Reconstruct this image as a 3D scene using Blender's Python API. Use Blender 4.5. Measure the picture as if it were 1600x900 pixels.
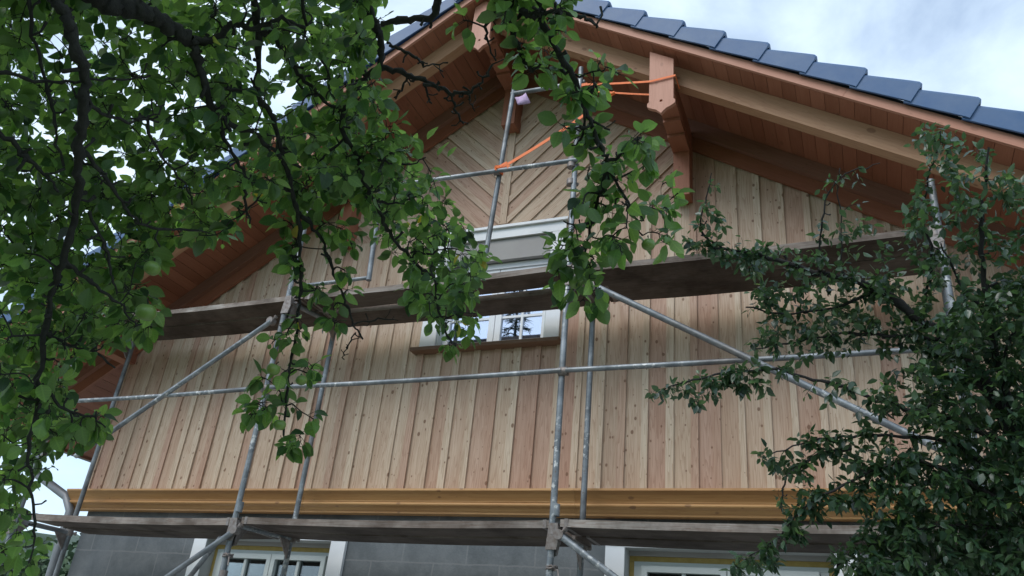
import bpy, math, random
import numpy as np
from mathutils import Vector, Matrix

for o in list(bpy.data.objects):
    bpy.data.objects.remove(o)
scene = bpy.context.scene
COL = scene.collection
R_ = math.radians

# ------------------------------------------------------------------ camera
EYE = Vector((0.0, 0.0, 1.6))
YAW, PITCH, ROLL, FPX = -0.43150153, 0.46939278, 0.10461177, 1260.87
_fw = Vector((math.sin(YAW)*math.cos(PITCH), math.cos(YAW)*math.cos(PITCH), math.sin(PITCH)))
_rt0 = Vector((math.cos(YAW), -math.sin(YAW), 0))
_up0 = _rt0.cross(_fw)
RIGHT = math.cos(ROLL)*_rt0 + math.sin(ROLL)*_up0
UP = -math.sin(ROLL)*_rt0 + math.cos(ROLL)*_up0
cd = bpy.data.cameras.new('camera')
cam = bpy.data.objects.new('camera', cd); COL.objects.link(cam)
M = Matrix.Identity(4)
for i in range(3):
    M[i][0] = RIGHT[i]; M[i][1] = UP[i]; M[i][2] = -_fw[i]; M[i][3] = EYE[i]
cam.matrix_world = M
cd.sensor_width = 36; cd.lens = 36*FPX/1600
cd.clip_start = 0.05; cd.clip_end = 5000
scene.camera = cam

def ray(px, py):
    return _fw + RIGHT*((px-800)/FPX) - UP*((py-450)/FPX)
def at(px, py, Y):                 # point of the upright plane y = Y
    d = ray(px, py); return EYE + d*(Y/d.y)
def away(px, py, dist):            # point at a distance from the eye
    return EYE + ray(px, py).normalized()*dist

# ------------------------------------------------------------------ sky, sun, exposure
SUN_EL, SUN_AZ = R_(48), R_(205)   # azimuth from +Y, clockwise: behind the viewer, a little to the left
w = bpy.data.worlds.new('World'); scene.world = w; w.use_nodes = True
nt = w.node_tree; nt.nodes.clear()
N = nt.nodes.new; LK = nt.links.new
out = N('ShaderNodeOutputWorld'); bg = N('ShaderNodeBackground'); bg.inputs['Strength'].default_value = 0.1
sky = N('ShaderNodeTexSky'); sky.sky_type = 'NISHITA'; sky.sun_disc = False
sky.sun_elevation = SUN_EL; sky.sun_rotation = SUN_AZ; sky.air_density = 1.0; sky.dust_density = 1.0
tc = N('ShaderNodeTexCoord')
mp = N('ShaderNodeMapping'); mp.inputs['Scale'].default_value = (1.0, 1.0, 2.0)
no = N('ShaderNodeTexNoise'); no.inputs['Scale'].default_value = 3.6; no.inputs['Detail'].default_value = 8; no.inputs['Roughness'].default_value = 0.55
no.inputs['Distortion'].default_value = 0.3
rp = N('ShaderNodeValToRGB'); rp.color_ramp.elements[0].position = 0.34; rp.color_ramp.elements[1].position = 0.66
rp.color_ramp.elements[0].color = (0.38,)*3+(1,); rp.color_ramp.elements[1].color = (1,)*3+(1,)
mx = N('ShaderNodeMix'); mx.data_type = 'RGBA'
mx.inputs[7].default_value = (7.7, 9.3, 10.8, 1)
sc = N('ShaderNodeMix'); sc.data_type = 'RGBA'; sc.blend_type = 'MULTIPLY'; sc.inputs[0].default_value = 1; sc.inputs[7].default_value = (1.65, 1.72, 1.8, 1)
LK(tc.outputs['Generated'], mp.inputs[0]); LK(mp.outputs[0], no.inputs[0]); LK(no.outputs[0], rp.inputs[0])
LK(rp.outputs[0], mx.inputs[0]); LK(sky.outputs[0], sc.inputs[6]); LK(sc.outputs[2], mx.inputs[6]); LK(mx.outputs[2], bg.inputs[0]); LK(bg.outputs[0], out.inputs[0])

sd = bpy.data.lights.new('sun', 'SUN'); sd.energy = 1.4; sd.angle = R_(35); sd.color = (1, 0.97, 0.93)
sun = bpy.data.objects.new('sun', sd); COL.objects.link(sun)
sdir = Vector((math.sin(SUN_AZ)*math.cos(SUN_EL), math.cos(SUN_AZ)*math.cos(SUN_EL), math.sin(SUN_EL)))
sun.rotation_euler = sdir.to_track_quat('Z', 'Y').to_euler(); sun.location = (0, -5, 30)

vs = scene.view_settings
vs.view_transform = 'Standard'; vs.look = 'None'; vs.gamma = 1; vs.use_curve_mapping = False; vs.exposure = 0.36
scene.render.engine = 'CYCLES'
scene.cycles.max_bounces = 6; scene.cycles.transparent_max_bounces = 12

# ------------------------------------------------------------------ helpers
class MB:
    """collects polygons with a uv and a tone, links them as one mesh object"""
    def __init__(s): s.v = []; s.f = []; s.uv = []; s.t = []; s.sm = []; s.mi = []
    def poly(s, pts, uvs=None, tone=0.5, smooth=False, mi=0):
        b = len(s.v); s.v += [tuple(p) for p in pts]; s.f.append(tuple(range(b, b+len(pts))))
        s.uv += list(uvs) if uvs else [(0, 0)]*len(pts); s.t.append(tone); s.sm.append(smooth); s.mi.append(mi)
    def faces(s, verts, faces, tone=0.5, smooth=True, uvs=None, mi=0):
        b = len(s.v); s.v += [tuple(p) for p in verts]
        for f in faces:
            s.f.append(tuple(b+i for i in f)); s.t.append(tone); s.sm.append(smooth); s.mi.append(mi)
            s.uv += [uvs[i] for i in f] if uvs else [(0, 0)]*len(f)
    def prism(s, poly2, O, A, B, D, tone=0.5, grain='A', off=(0, 0), mi=0):
        """2-D polygon in the frame O + a*A + b*B, pushed along D (length included)"""
        n = len(poly2); A = Vector(A); B = Vector(B); D = Vector(D); O = Vector(O)
        p = [O + A*a + B*b for a, b in poly2]; q = [x + D for x in p]
        area = sum(poly2[i][0]*poly2[(i+1) % n][1]-poly2[(i+1) % n][0]*poly2[i][1] for i in range(n))
        flip = (A.cross(B).dot(D) > 0) == (area > 0)
        dl = D.length
        def uv(a, b): return (a+off[0], b+off[1]) if grain == 'A' else (b+off[0], a+off[1])
        U = [uv(a, b) for a, b in poly2]
        f1, f2 = list(range(n)), list(range(n))
        if flip: f1.reverse()
        else: f2.reverse()
        s.poly([p[i] for i in f1], [U[i] for i in f1], tone, mi=mi)
        s.poly([q[i] for i in f2], [U[i] for i in f2], tone, mi=mi)
        per = 0
        for i in range(n):
            j = (i+1) % n
            e = (p[j]-p[i]).length
            if grain == 'D':
                us = [(off[0], off[1]+per), (off[0], off[1]+per+e), (off[0]+dl, off[1]+per+e), (off[0]+dl, off[1]+per)]
            else:
                g = (p[j]-p[i]).normalized().dot((A if grain == 'A' else B).normalized())
                if abs(g) > 0.5:
                    us = [(U[i][0], U[i][1]), (U[j][0], U[j][1]), (U[j][0], U[j][1]+dl), (U[i][0], U[i][1]+dl)]
                else:
                    us = [(U[i][0], U[i][1]), (U[j][0], U[j][1]), (U[j][0]+dl*.3, U[j][1]), (U[i][0]+dl*.3, U[i][1])]
            qd = [p[i], p[j], q[j], q[i]]
            if not flip: qd.reverse(); us.reverse()
            s.poly(qd, us, tone, mi=mi); per += e
    def box(s, x0, x1, y0, y1, z0, z1, tone=0.5, grain='x', off=None, mi=0):
        if off is None: off = (random.random()*20, random.random()*20)
        if grain == 'x': s.prism([(x0, z0), (x1, z0), (x1, z1), (x0, z1)], (0, y0, 0), (1, 0, 0), (0, 0, 1), (0, y1-y0, 0), tone, 'A', off, mi)
        elif grain == 'z': s.prism([(x0, z0), (x1, z0), (x1, z1), (x0, z1)], (0, y0, 0), (1, 0, 0), (0, 0, 1), (0, y1-y0, 0), tone, 'B', off, mi)
        else: s.prism([(x0, z0), (x1, z0), (x1, z1), (x0, z1)], (0, y0, 0), (1, 0, 0), (0, 0, 1), (0, y1-y0, 0), tone, 'D', off, mi)
    def tube(s, pts, radii, n=8, tone=0.5, cap=True, lump=0.0):
        pts = [Vector(p) for p in pts]; m = len(pts)
        if not hasattr(radii, '__len__'): radii = [radii]*m
        verts = []; uvs = []; ref = None; L = 0
        for i, p in enumerate(pts):
            t = (pts[min(i+1, m-1)]-pts[max(i-1, 0)]).normalized()
            if ref is None: ref = t.orthogonal().normalized()
            ref = (ref - t*ref.dot(t)).normalized(); b = t.cross(ref)
            if i: L += (p-pts[i-1]).length
            for k in range(n):
                a = 2*math.pi*k/n
                r = radii[i]*(1+lump*(random.random()-.4))
                verts.append(p + (ref*math.cos(a)+b*math.sin(a))*r); uvs.append((L, k/n*.3))
        fs = [(i*n+k, i*n+(k+1) % n, (i+1)*n+(k+1) % n, (i+1)*n+k) for i in range(m-1) for k in range(n)]
        s.faces(verts, fs, tone, True, uvs)
        if cap: s.poly(verts[:n][::-1], None, tone); s.poly(verts[-n:], None, tone)
    def build(s, name, mats, parent=None):
        me = bpy.data.meshes.new(name); me.from_pydata(s.v, [], s.f)
        if not isinstance(mats, (list, tuple)): mats = [mats]
        for m_ in mats: me.materials.append(m_)
        ul = me.uv_layers.new(name='UVMap'); ul.data.foreach_set('uv', np.array(s.uv, 'f').ravel())
        at_ = me.attributes.new('tone', 'FLOAT', 'FACE'); at_.data.foreach_set('value', np.array(s.t, 'f'))
        me.polygons.foreach_set('use_smooth', np.array(s.sm, bool)); me.polygons.foreach_set('material_index', np.array(s.mi, 'i'))
        me.update()
        o = bpy.data.objects.new(name, me); COL.objects.link(o)
        if parent: o.parent = parent; o.matrix_parent_inverse = parent_inv(parent)
        return o
def world_of(p):
    m_ = p.matrix_parent_inverse @ Matrix.Translation(p.location)
    return world_of(p.parent) @ m_ if p.parent else Matrix.Translation(p.location)
def parent_inv(p): return world_of(p).inverted()
def shell(name, loc, label, cat, group=None):
    o = bpy.data.objects.new(name, None); COL.objects.link(o); o.location = loc; o.empty_display_size = .2
    return tag(o, label, cat, group)
def tag(o, label, cat, group=None):
    o['label'] = label; o['category'] = cat
    if group: o['group'] = group
    return o
def bevel(o, wd=.004, seg=2):
    m_ = o.modifiers.new('bevel', 'BEVEL'); m_.width = wd; m_.segments = seg; m_.limit_method = 'ANGLE'; m_.angle_limit = R_(40); return o

def clip(poly, nx, nz, c):
    """keep nx*x + nz*z <= c"""
    o = []
    for i in range(len(poly)):
        a, b = poly[i], poly[(i+1) % len(poly)]
        da, db = nx*a[0]+nz*a[1]-c, nx*b[0]+nz*b[1]-c
        if da <= 0: o.append(a)
        if da*db < 0:
            t = da/(da-db); o.append((a[0]+(b[0]-a[0])*t, a[1]+(b[1]-a[1])*t))
    return o
def area(p): return abs(sum(p[i][0]*p[(i+1) % len(p)][1]-p[(i+1) % len(p)][0]*p[i][1] for i in range(len(p))))/2

# ------------------------------------------------------------------ materials
def mat(name):
    m_ = bpy.data.materials.new(name); m_.use_nodes = True
    t = m_.node_tree; return m_, t, t.nodes['Principled BSDF']
def nn(t, typ, **kw):
    n_ = t.nodes.new(typ)
    for k_, v_ in kw.items():
        if k_ in n_.inputs: n_.inputs[k_].default_value = v_
        else: setattr(n_, k_, v_)
    return n_
def ramp(t, fac, stops):
    r = t.nodes.new('ShaderNodeValToRGB'); e = r.color_ramp.elements
    while len(e) < len(stops): e.new(0.5)
    for i, (p, c) in enumerate(stops):
        e[i].position = p; e[i].color = tuple(c)+(1,) if len(c) == 3 else c
    t.links.new(fac, r.inputs[0]); return r.outputs[0]
def mixc(t, fac, a, b, mode='MIX'):
    x = t.nodes.new('ShaderNodeMix'); x.data_type = 'RGBA'; x.blend_type = mode
    for s_, v_ in ((0, fac), (6, a), (7, b)):
        if hasattr(v_, 'is_linked'): t.links.new(v_, x.inputs[s_])
        elif s_ == 0: x.inputs[0].default_value = v_
        else: x.inputs[s_].default_value = tuple(v_)+(1,)
    return x.outputs[2]
def math_(t, op, a, b=None, c=None):
    x = t.nodes.new('ShaderNodeMath'); x.operation = op
    for i, v_ in enumerate((a, b, c)):
        if v_ is None: continue
        if hasattr(v_, 'is_linked'): t.links.new(v_, x.inputs[i])
        else: x.inputs[i].default_value = v_
    return x.outputs[0]

def wood(name, tones, grain=.35, knots=.8, rough=.6, stain=0.0, knot_col=(.16, .075, .04), kscale=(5.0, 8.5), kpow=3.0):
    m_, t, b = mat(name)
    uv = nn(t, 'ShaderNodeUVMap'); uv.uv_map = 'UVMap'
    tone = nn(t, 'ShaderNodeAttribute'); tone.attribute_name = 'tone'
    # long warped growth rings: cathedral figure from a distorted wave
    mp1 = nn(t, 'ShaderNodeMapping'); mp1.inputs['Scale'].default_value = (0.55, 9, 1); t.links.new(uv.outputs[0], mp1.inputs[0])
    n1 = nn(t, 'ShaderNodeTexNoise', Scale=1.6, Detail=3.0, Roughness=.5); t.links.new(mp1.outputs[0], n1.inputs[0])
    rings = math_(t, 'FRACT', math_(t, 'MULTIPLY', n1.outputs[0], 11))
    rg = math_(t, 'POWER', rings, 2.2)
    mp2 = nn(t, 'ShaderNodeMapping'); mp2.inputs['Scale'].default_value = (2.2, 140, 1); t.links.new(uv.outputs[0], mp2.inputs[0])
    n2 = nn(t, 'ShaderNodeTexNoise', Scale=1.0, Detail=2.0); t.links.new(mp2.outputs[0], n2.inputs[0])
    base = ramp(t, tone.outputs['Fac'], tones)
    mpb = nn(t, 'ShaderNodeMapping'); mpb.inputs['Scale'].default_value = (.7, 5, 1); t.links.new(uv.outputs[0], mpb.inputs[0])
    nb = nn(t, 'ShaderNodeTexNoise', Scale=1.3, Detail=4.0); t.links.new(mpb.outputs[0], nb.inputs[0])
    c1 = mixc(t, math_(t, 'MULTIPLY', rg, grain), base, mixc(t, 1, base, (.52, .36, .28), 'MULTIPLY'))
    c2 = mixc(t, math_(t, 'MULTIPLY', n2.outputs[0], grain*.8), c1, mixc(t, 1, c1, (.66, .55, .46), 'MULTIPLY'))
    c2 = mixc(t, ramp(t, nb.outputs[0], [(.42, (0, 0, 0)), (.7, (.45, .45, .45))]), c2, mixc(t, 1, c2, (.74, .60, .52), 'MULTIPLY'))
    # knots
    mp3 = nn(t, 'ShaderNodeMapping'); mp3.inputs['Scale'].default_value = kscale+(1,); t.links.new(uv.outputs[0], mp3.inputs[0])
    vo = nn(t, 'ShaderNodeTexVoronoi', Scale=1.0); vo.voronoi_dimensions = '2D'; t.links.new(mp3.outputs[0], vo.inputs['Vector'])
    nk = nn(t, 'ShaderNodeTexNoise', Scale=.9, Detail=1.0); t.links.new(uv.outputs[0], nk.inputs[0]); kv = ramp(t, nk.outputs[0], [(.36, (.45, .45, .45)), (.62, (1.4, 1.4, 1.4))])
    sp = nn(t, 'ShaderNodeSeparateColor'); t.links.new(vo.outputs['Color'], sp.inputs[0])
    size = math_(t, 'MULTIPLY', math_(t, 'POWER', sp.outputs[0], kpow), math_(t, 'MULTIPLY', kv, .145))
    kn = math_(t, 'SMOOTH_MIN', 1.0, math_(t, 'MAXIMUM', 0.0, math_(t, 'MULTIPLY', math_(t, 'SUBTRACT', size, vo.outputs['Distance']), 16)), .05)
    c3 = mixc(t, math_(t, 'MULTIPLY', kn, knots), c2, knot_col)
    if stain:
        n5 = nn(t, 'ShaderNodeTexNoise', Scale=2.3, Detail=5.0, Roughness=.65); tcx = nn(t, 'ShaderNodeTexCoord'); t.links.new(tcx.outputs['Object'], n5.inputs[0])
        c3 = mixc(t, ramp(t, n5.outputs[0], [(.40, (0, 0, 0)), (.62, (stain,)*3)]), c3, mixc(t, 1, c3, (.45, .42, .40), 'MULTIPLY'))
    t.links.new(c3, b.inputs['Base Color']); b.inputs['Roughness'].default_value = rough; b.inputs['Specular IOR Level'].default_value = .3
    bp = nn(t, 'ShaderNodeBump', Strength=.25, Distance=.002); t.links.new(n2.outputs[0], bp.inputs['Height']); t.links.new(bp.outputs[0], b.inputs['Normal'])
    return m_

M_LARCH = wood('raw_larch', [(0, (.535, .355, .27)), (.3, (.58, .42, .315)), (.5, (.62, .485, .365)), (1, (.68, .57, .44))], grain=.5, knots=.8, kscale=(8.5, 12.0), kpow=1.45)
M_RED = wood('red_stained_wood', [(0, (.29, .118, .07)), (.5, (.33, .138, .082)), (1, (.38, .16, .097))], grain=.22, knots=.45, rough=.5)
M_BEAM = wood('honey_stained_beam', [(0, (.43, .255, .15)), (1, (.50, .30, .18))], grain=.28, knots=.6, rough=.5)
M_BEAM_DARK = wood('brown_stained_beam', [(0, (.27, .14, .10)), (1, (.32, .17, .12))], grain=.28, knots=.6, rough=.5)
M_PLATE = wood('salmon_stained_board', [(0, (.50, .245, .17)), (1, (.55, .28, .195))], grain=.2, knots=.3, rough=.5)
M_OCHRE = wood('ochre_stained_moulding', [(0, (.51, .285, .112)), (1, (.58, .335, .14))], grain=.25, knots=.6, rough=.42)
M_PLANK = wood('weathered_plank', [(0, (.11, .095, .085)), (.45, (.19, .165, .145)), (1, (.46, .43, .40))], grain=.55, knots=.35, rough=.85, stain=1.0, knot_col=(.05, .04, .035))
M_SILL = wood('brown_window_sill', [(0, (.20, .125, .085)), (1, (.24, .15, .10))], grain=.3, knots=.4)

def simple(name, col, rough=.5, metal=0.0, spec=.5, noise=None, bump=0.0, nscale=6.0, detail=6.0, coord='Object'):
    m_, t, b = mat(name)
    b.inputs['Roughness'].default_value = rough; b.inputs['Metallic'].default_value = metal; b.inputs['Specular IOR Level'].default_value = spec
    if noise:
        tcx = nn(t, 'ShaderNodeTexCoord'); n1 = nn(t, 'ShaderNodeTexNoise', Scale=nscale, Detail=detail, Roughness=.6)
        t.links.new(tcx.outputs[coord], n1.inputs[0])
        t.links.new(ramp(t, n1.outputs[0], [(.3, col), (.7, noise)]), b.inputs['Base Color'])
        if bump:
            bp = nn(t, 'ShaderNodeBump', Strength=bump, Distance=.01); t.links.new(n1.outputs[0], bp.inputs['Height']); t.links.new(bp.outputs[0], b.inputs['Normal'])
    else: b.inputs['Base Color'].default_value = tuple(col)+(1,)
    return m_

M_WHITE = simple('white_paint', (.74, .76, .78), .45, noise=(.80, .81, .82), nscale=4)
M_PVC = simple('grey_white_frame', (.50, .545, .535), .35)
M_BLIND = simple('grey_blind_box', (.30, .285, .275), .6, noise=(.34, .325, .31), nscale=3)
M_YELLOW = simple('yellow_sealing_foam', (.33, .23, .06), .8, noise=(.42, .31, .10), nscale=20, bump=.3)
M_TILE = simple('slate_blue_tile', (.040, .105, .235), .5, spec=.4, noise=(.085, .145, .255), nscale=5, detail=10, bump=.15)
M_GUTTER = simple('zinc_gutter', (.17, .18, .19), .5, metal=.4, noise=(.25, .26, .27), nscale=5)
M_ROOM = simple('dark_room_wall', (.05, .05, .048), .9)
M_CLAMP = simple('rusty_steel_coupler', (.16, .125, .105), .55, metal=.5, noise=(.28, .26, .25), nscale=40)
M_STRAP = simple('orange_webbing', (.86, .20, .045), .6, noise=(.74, .15, .03), nscale=30)
M_TAG = simple('mauve_cloth', (.48, .33, .52), .7, noise=(.56, .41, .60), nscale=14)

def galvanised():
    m_, t, b = mat('galvanised_steel')
    tcx = nn(t, 'ShaderNodeTexCoord')
    n1 = nn(t, 'ShaderNodeTexNoise', Scale=7.0, Detail=8.0, Roughness=.65); t.links.new(tcx.outputs['Object'], n1.inputs[0])
    n2 = nn(t, 'ShaderNodeTexNoise', Scale=26.0, Detail=5.0, Roughness=.6); t.links.new(tcx.outputs['Object'], n2.inputs[0])
    c = ramp(t, n1.outputs[0], [(.34, (.13, .145, .16)), (.5, (.20, .22, .235)), (.66, (.30, .32, .335))])
    n3 = nn(t, 'ShaderNodeTexNoise', Scale=1.7, Detail=3.0); t.links.new(tcx.outputs['Object'], n3.inputs[0])
    spl = math_(t, 'MULTIPLY', ramp(t, n2.outputs[0], [(.54, (0, 0, 0)), (.62, (.9, .9, .9))]), ramp(t, n3.outputs[0], [(.48, (0, 0, 0)), (.62, (1, 1, 1))]))
    c = mixc(t, spl, c, (.60, .60, .58))
    c = mixc(t, ramp(t, n3.outputs[0], [(.30, (.75, .75, .75)), (.46, (0, 0, 0))]), c, mixc(t, 1, c, (.55, .46, .40), 'MULTIPLY'))
    c = mixc(t, ramp(t, n2.outputs[0], [(.28, (.7, .7, .7)), (.36, (0, 0, 0))]), c, (.15, .11, .085))
    t.links.new(c, b.inputs['Base Color']); b.inputs['Metallic'].default_value = .45
    t.links.new(ramp(t, n1.outputs[0], [(.3, (.58,)*3), (.7, (.4,)*3)]), b.inputs['Roughness'])
    return m_
M_GALV = galvanised()

def masonry():
    m_, t, b = mat('grey_concrete_block')
    tcx = nn(t, 'ShaderNodeTexCoord'); mpx = nn(t, 'ShaderNodeMapping'); mpx.inputs['Rotation'].default_value = (R_(90), 0, 0)
    t.links.new(tcx.outputs['Object'], mpx.inputs[0])
    nw = nn(t, 'ShaderNodeTexNoise', Scale=7.0, Detail=4.0); t.links.new(tcx.outputs['Object'], nw.inputs[0])
    wob = mixc(t, .02, mpx.outputs[0], nw.outputs['Color'], 'ADD')
    br = nn(t, 'ShaderNodeTexBrick', Scale=1.0); br.inputs['Brick Width'].default_value = .58; br.inputs['Row Height'].default_value = .25
    br.inputs['Mortar Size'].default_value = .009; br.inputs['Mortar Smooth'].default_value = .6
    br.inputs['Color1'].default_value = (.098, .113, .121, 1); br.inputs['Color2'].default_value = (.128, .143, .15, 1); br.inputs['Mortar'].default_value = (.19, .20, .205, 1)
    t.links.new(wob, br.inputs['Vector'])
    n1 = nn(t, 'ShaderNodeTexNoise', Scale=3.1, Detail=9.0, Roughness=.7); t.links.new(tcx.outputs['Object'], n1.inputs[0])
    n2 = nn(t, 'ShaderNodeTexNoise', Scale=60.0, Detail=3.0); t.links.new(tcx.outputs['Object'], n2.inputs[0])
    c = mixc(t, ramp(t, n1.outputs[0], [(.42, (0, 0, 0)), (.62, (.6, .6, .6))]), br.outputs[0], (.22, .235, .245))
    c = mixc(t, math_(t, 'MULTIPLY', n2.outputs[0], .5), c, (.11, .115, .12))
    t.links.new(c, b.inputs['Base Color']); b.inputs['Roughness'].default_value = .9
    bp = nn(t, 'ShaderNodeBump', Strength=.5, Distance=.006); t.links.new(n2.outputs[0], bp.inputs['Height']); t.links.new(bp.outputs[0], b.inputs['Normal'])
    return m_
M_BLOCK = masonry()

def glass(name, refl, tint):
    m_ = bpy.data.materials.new(name); m_.use_nodes = True; t = m_.node_tree; t.nodes.clear()
    o = nn(t, 'ShaderNodeOutputMaterial'); g = nn(t, 'ShaderNodeBsdfGlossy', Roughness=.01); g.inputs['Color'].default_value = tint+(1,)
    tr = nn(t, 'ShaderNodeBsdfTransparent'); tr.inputs['Color'].default_value = (.72, .77, .76, 1)
    fr = nn(t, 'ShaderNodeFresnel', IOR=1.5); mxs = nn(t, 'ShaderNodeMixShader')
    t.links.new(math_(t, 'MINIMUM', 1.0, math_(t, 'ADD', fr.outputs[0], refl)), mxs.inputs[0]); t.links.new(tr.outputs[0], mxs.inputs[1]); t.links.new(g.outputs[0], mxs.inputs[2]); t.links.new(mxs.outputs[0], o.inputs[0])
    return m_
M_GLASS_UP = glass('coated_window_glass', .58, (.80, .86, 1.0))
M_GLASS = glass('window_glass', .06, (.9, .95, 1.0))

def leaf(name, stops, back, trans, tcol, rough=.42, spec=.5):
    m_ = bpy.data.materials.new(name); m_.use_nodes = True; t = m_.node_tree; b = t.nodes['Principled BSDF']; o = t.nodes['Material Output']
    tone = nn(t, 'ShaderNodeAttribute'); tone.attribute_name = 'tone'
    uv = nn(t, 'ShaderNodeUVMap'); uv.uv_map = 'UVMap'
    sx = nn(t, 'ShaderNodeSeparateXYZ'); t.links.new(uv.outputs[0], sx.inputs[0])
    base = ramp(t, tone.outputs['Fac'], stops)
    au = math_(t, 'ABSOLUTE', sx.outputs[0])
    vein = math_(t, 'FRACT', math_(t, 'SUBTRACT', math_(t, 'MULTIPLY', sx.outputs[1], 6.5), math_(t, 'MULTIPLY', au, 2.2)))
    vm = math_(t, 'MAXIMUM', math_(t, 'GREATER_THAN', vein, .86), math_(t, 'LESS_THAN', au, .05))
    base = mixc(t, math_(t, 'MULTIPLY', vm, .28), base, mixc(t, 1, base, (1.9, 1.8, 1.6), 'MULTIPLY'))
    tcx = nn(t, 'ShaderNodeTexCoord'); ns = nn(t, 'ShaderNodeTexNoise', Scale=38.0, Detail=3.0); t.links.new(tcx.outputs['Object'], ns.inputs[0])
    base = mixc(t, ramp(t, ns.outputs[0], [(.70, (0, 0, 0)), (.76, (.7, .7, .7))]), base, (.13, .075, .03))
    geo = nn(t, 'ShaderNodeNewGeometry')
    base = mixc(t, math_(t, 'MULTIPLY', geo.outputs['Backfacing'], back), base, (.13, .20, .085))
    t.links.new(base, b.inputs['Base Color']); b.inputs['Roughness'].default_value = rough; b.inputs['Specular IOR Level'].default_value = spec
    tl = nn(t, 'ShaderNodeBsdfTranslucent'); t.links.new(mixc(t, 1, base, tcol, 'MULTIPLY'), tl.inputs[0])
    mxs = nn(t, 'ShaderNodeMixShader'); mxs.inputs[0].default_value = trans
    t.links.new(b.outputs[0], mxs.inputs[1]); t.links.new(tl.outputs[0], mxs.inputs[2]); t.links.new(mxs.outputs[0], o.inputs[0])
    bp = nn(t, 'ShaderNodeBump', Strength=.35, Distance=.002); t.links.new(vein, bp.inputs['Height']); t.links.new(bp.outputs[0], b.inputs['Normal'])
    return m_
M_APPLE_LEAF = leaf('apple_leaf', [(0, (.015, .038, .018)), (.35, (.038, .092, .030)), (.72, (.105, .205, .056)), (.955, (.18, .30, .08)), (.975, (.34, .29, .03)), (1, (.36, .25, .03))], .35, .46, (2.5, 2.5, 1.4))
M_PLUM_LEAF = leaf('plum_leaf', [(0, (.014, .038, .022)), (.5, (.030, .070, .034)), (.9, (.065, .13, .05)), (1, (.12, .20, .05))], .3, .24, (1.9, 2.2, 1.4), rough=.32, spec=.75)
M_BARK = simple('mossy_bark', (.013, .0125, .012), .95, noise=(.030, .032, .025), nscale=45, bump=.8)
M_TWIG = simple('plum_bark', (.016, .015, .016), .9, noise=(.034, .032, .031), nscale=40, bump=.5)
def apple_skin():
    m_, t, b = mat('green_apple_skin')
    tcx = nn(t, 'ShaderNodeTexCoord'); n1 = nn(t, 'ShaderNodeTexNoise', Scale=14.0, Detail=4.0); t.links.new(tcx.outputs['Object'], n1.inputs[0])
    n2 = nn(t, 'ShaderNodeTexNoise', Scale=170.0, Detail=1.0); t.links.new(tcx.outputs['Object'], n2.inputs[0])
    c = ramp(t, n1.outputs[0], [(.3, (.10, .19, .035)), (.6, (.155, .25, .05)), (.8, (.22, .25, .06))])
    c = mixc(t, ramp(t, n2.outputs[0], [(.68, (0, 0, 0)), (.74, (.6, .6, .6))]), c, (.30, .32, .14))
    t.links.new(c, b.inputs['Base Color']); b.inputs['Roughness'].default_value = .38; return m_
M_FRUIT = apple_skin()
M_GRASS = simple('grass_ground', (.035, .065, .02), .95, noise=(.07, .10, .035), nscale=3, bump=.6)
M_HILL = simple('wooded_hill', (.050, .075, .055), 1.0, noise=(.085, .115, .085), nscale=.12, detail=10, bump=1.0)

# ------------------------------------------------------------------ setting: ground and hill
g = MB()
n = 40
def gz(x, y): return -.02 + .02*math.sin(x*.7)*math.cos(y*.5)
gx = [-900, -300, -100, -50] + [-25+i*2.5 for i in range(21)] + [50, 100, 300, 900]
gv = [(x, y, gz(x, y) if abs(x) < 60 and abs(y) < 60 else -.1) for y in gx for x in gx]
k = len(gx)
g.faces(gv, [(j*k+i, j*k+i+1, (j+1)*k+i+1, (j+1)*k+i) for j in range(k-1) for i in range(k-1)])
o = g.build('ground', M_GRASS); o['kind'] = 'structure'

yd = MB(); yq = [(-11.5, 1.9), (-8, 1.2), (-3, 1.5), (2, 1.1), (6, 1.6), (9, 2.6), (9.3, 9), (8.8, 15), (-11, 15), (-12, 8)]
yd.poly([(x, y, .03) for x, y in yq])
o = yd.build('bounce_sheet', simple('pale_bounce_ground', (.40, .385, .36), .95, noise=(.54, .52, .49), nscale=30, bump=.6)); o['kind'] = 'structure'  # unseen pale ground sheet, added to throw light up under the eaves
def hill(name, cx, cy, rx, ry, h, seed):
    rnd = random.Random(seed); b = MB(); nr, na = 16, 64
    vs_ = []
    for i in range(nr+1):
        for j in range(na):
            a = 2*math.pi*j/na; r = i/nr
            z = h*(math.cos(r*math.pi)*.5+.5)*(1+.10*math.sin(a*3+seed)+.06*math.sin(a*7)) + rnd.uniform(-1, 1)*h*.02 - 1
            vs_.append((cx+rx*r*math.cos(a), cy+ry*r*math.sin(a), z))
    b.faces(vs_, [(i*na+j, i*na+(j+1) % na, (i+1)*na+(j+1) % na, (i+1)*na+j) for i in range(nr) for j in range(na)][::1])
    o = b.build(name, M_HILL); o['kind'] = 'structure'; return o
hill('hill', -260, 210, 190, 160, 34, 3)
hill('hill', 300, 330, 220, 160, 42, 5)
hill('hill', -30, -260, 320, 170, 42, 8)

# ------------------------------------------------------------------ the house
random.seed(11)
CX = -2.9; SL = .65; HW = 4.29; EV = 5.88
YW, YB, YV = 5.95, 15.0, 4.90
XL, XR = CX-HW, CX+HW
COS = 1/math.sqrt(1+SL*SL); SIN = SL*COS
house = shell('house', (CX, YW, 0), 'timber clad gable house with red stained eaves, blue roof tiles and grey block ground floor', 'house')

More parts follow.
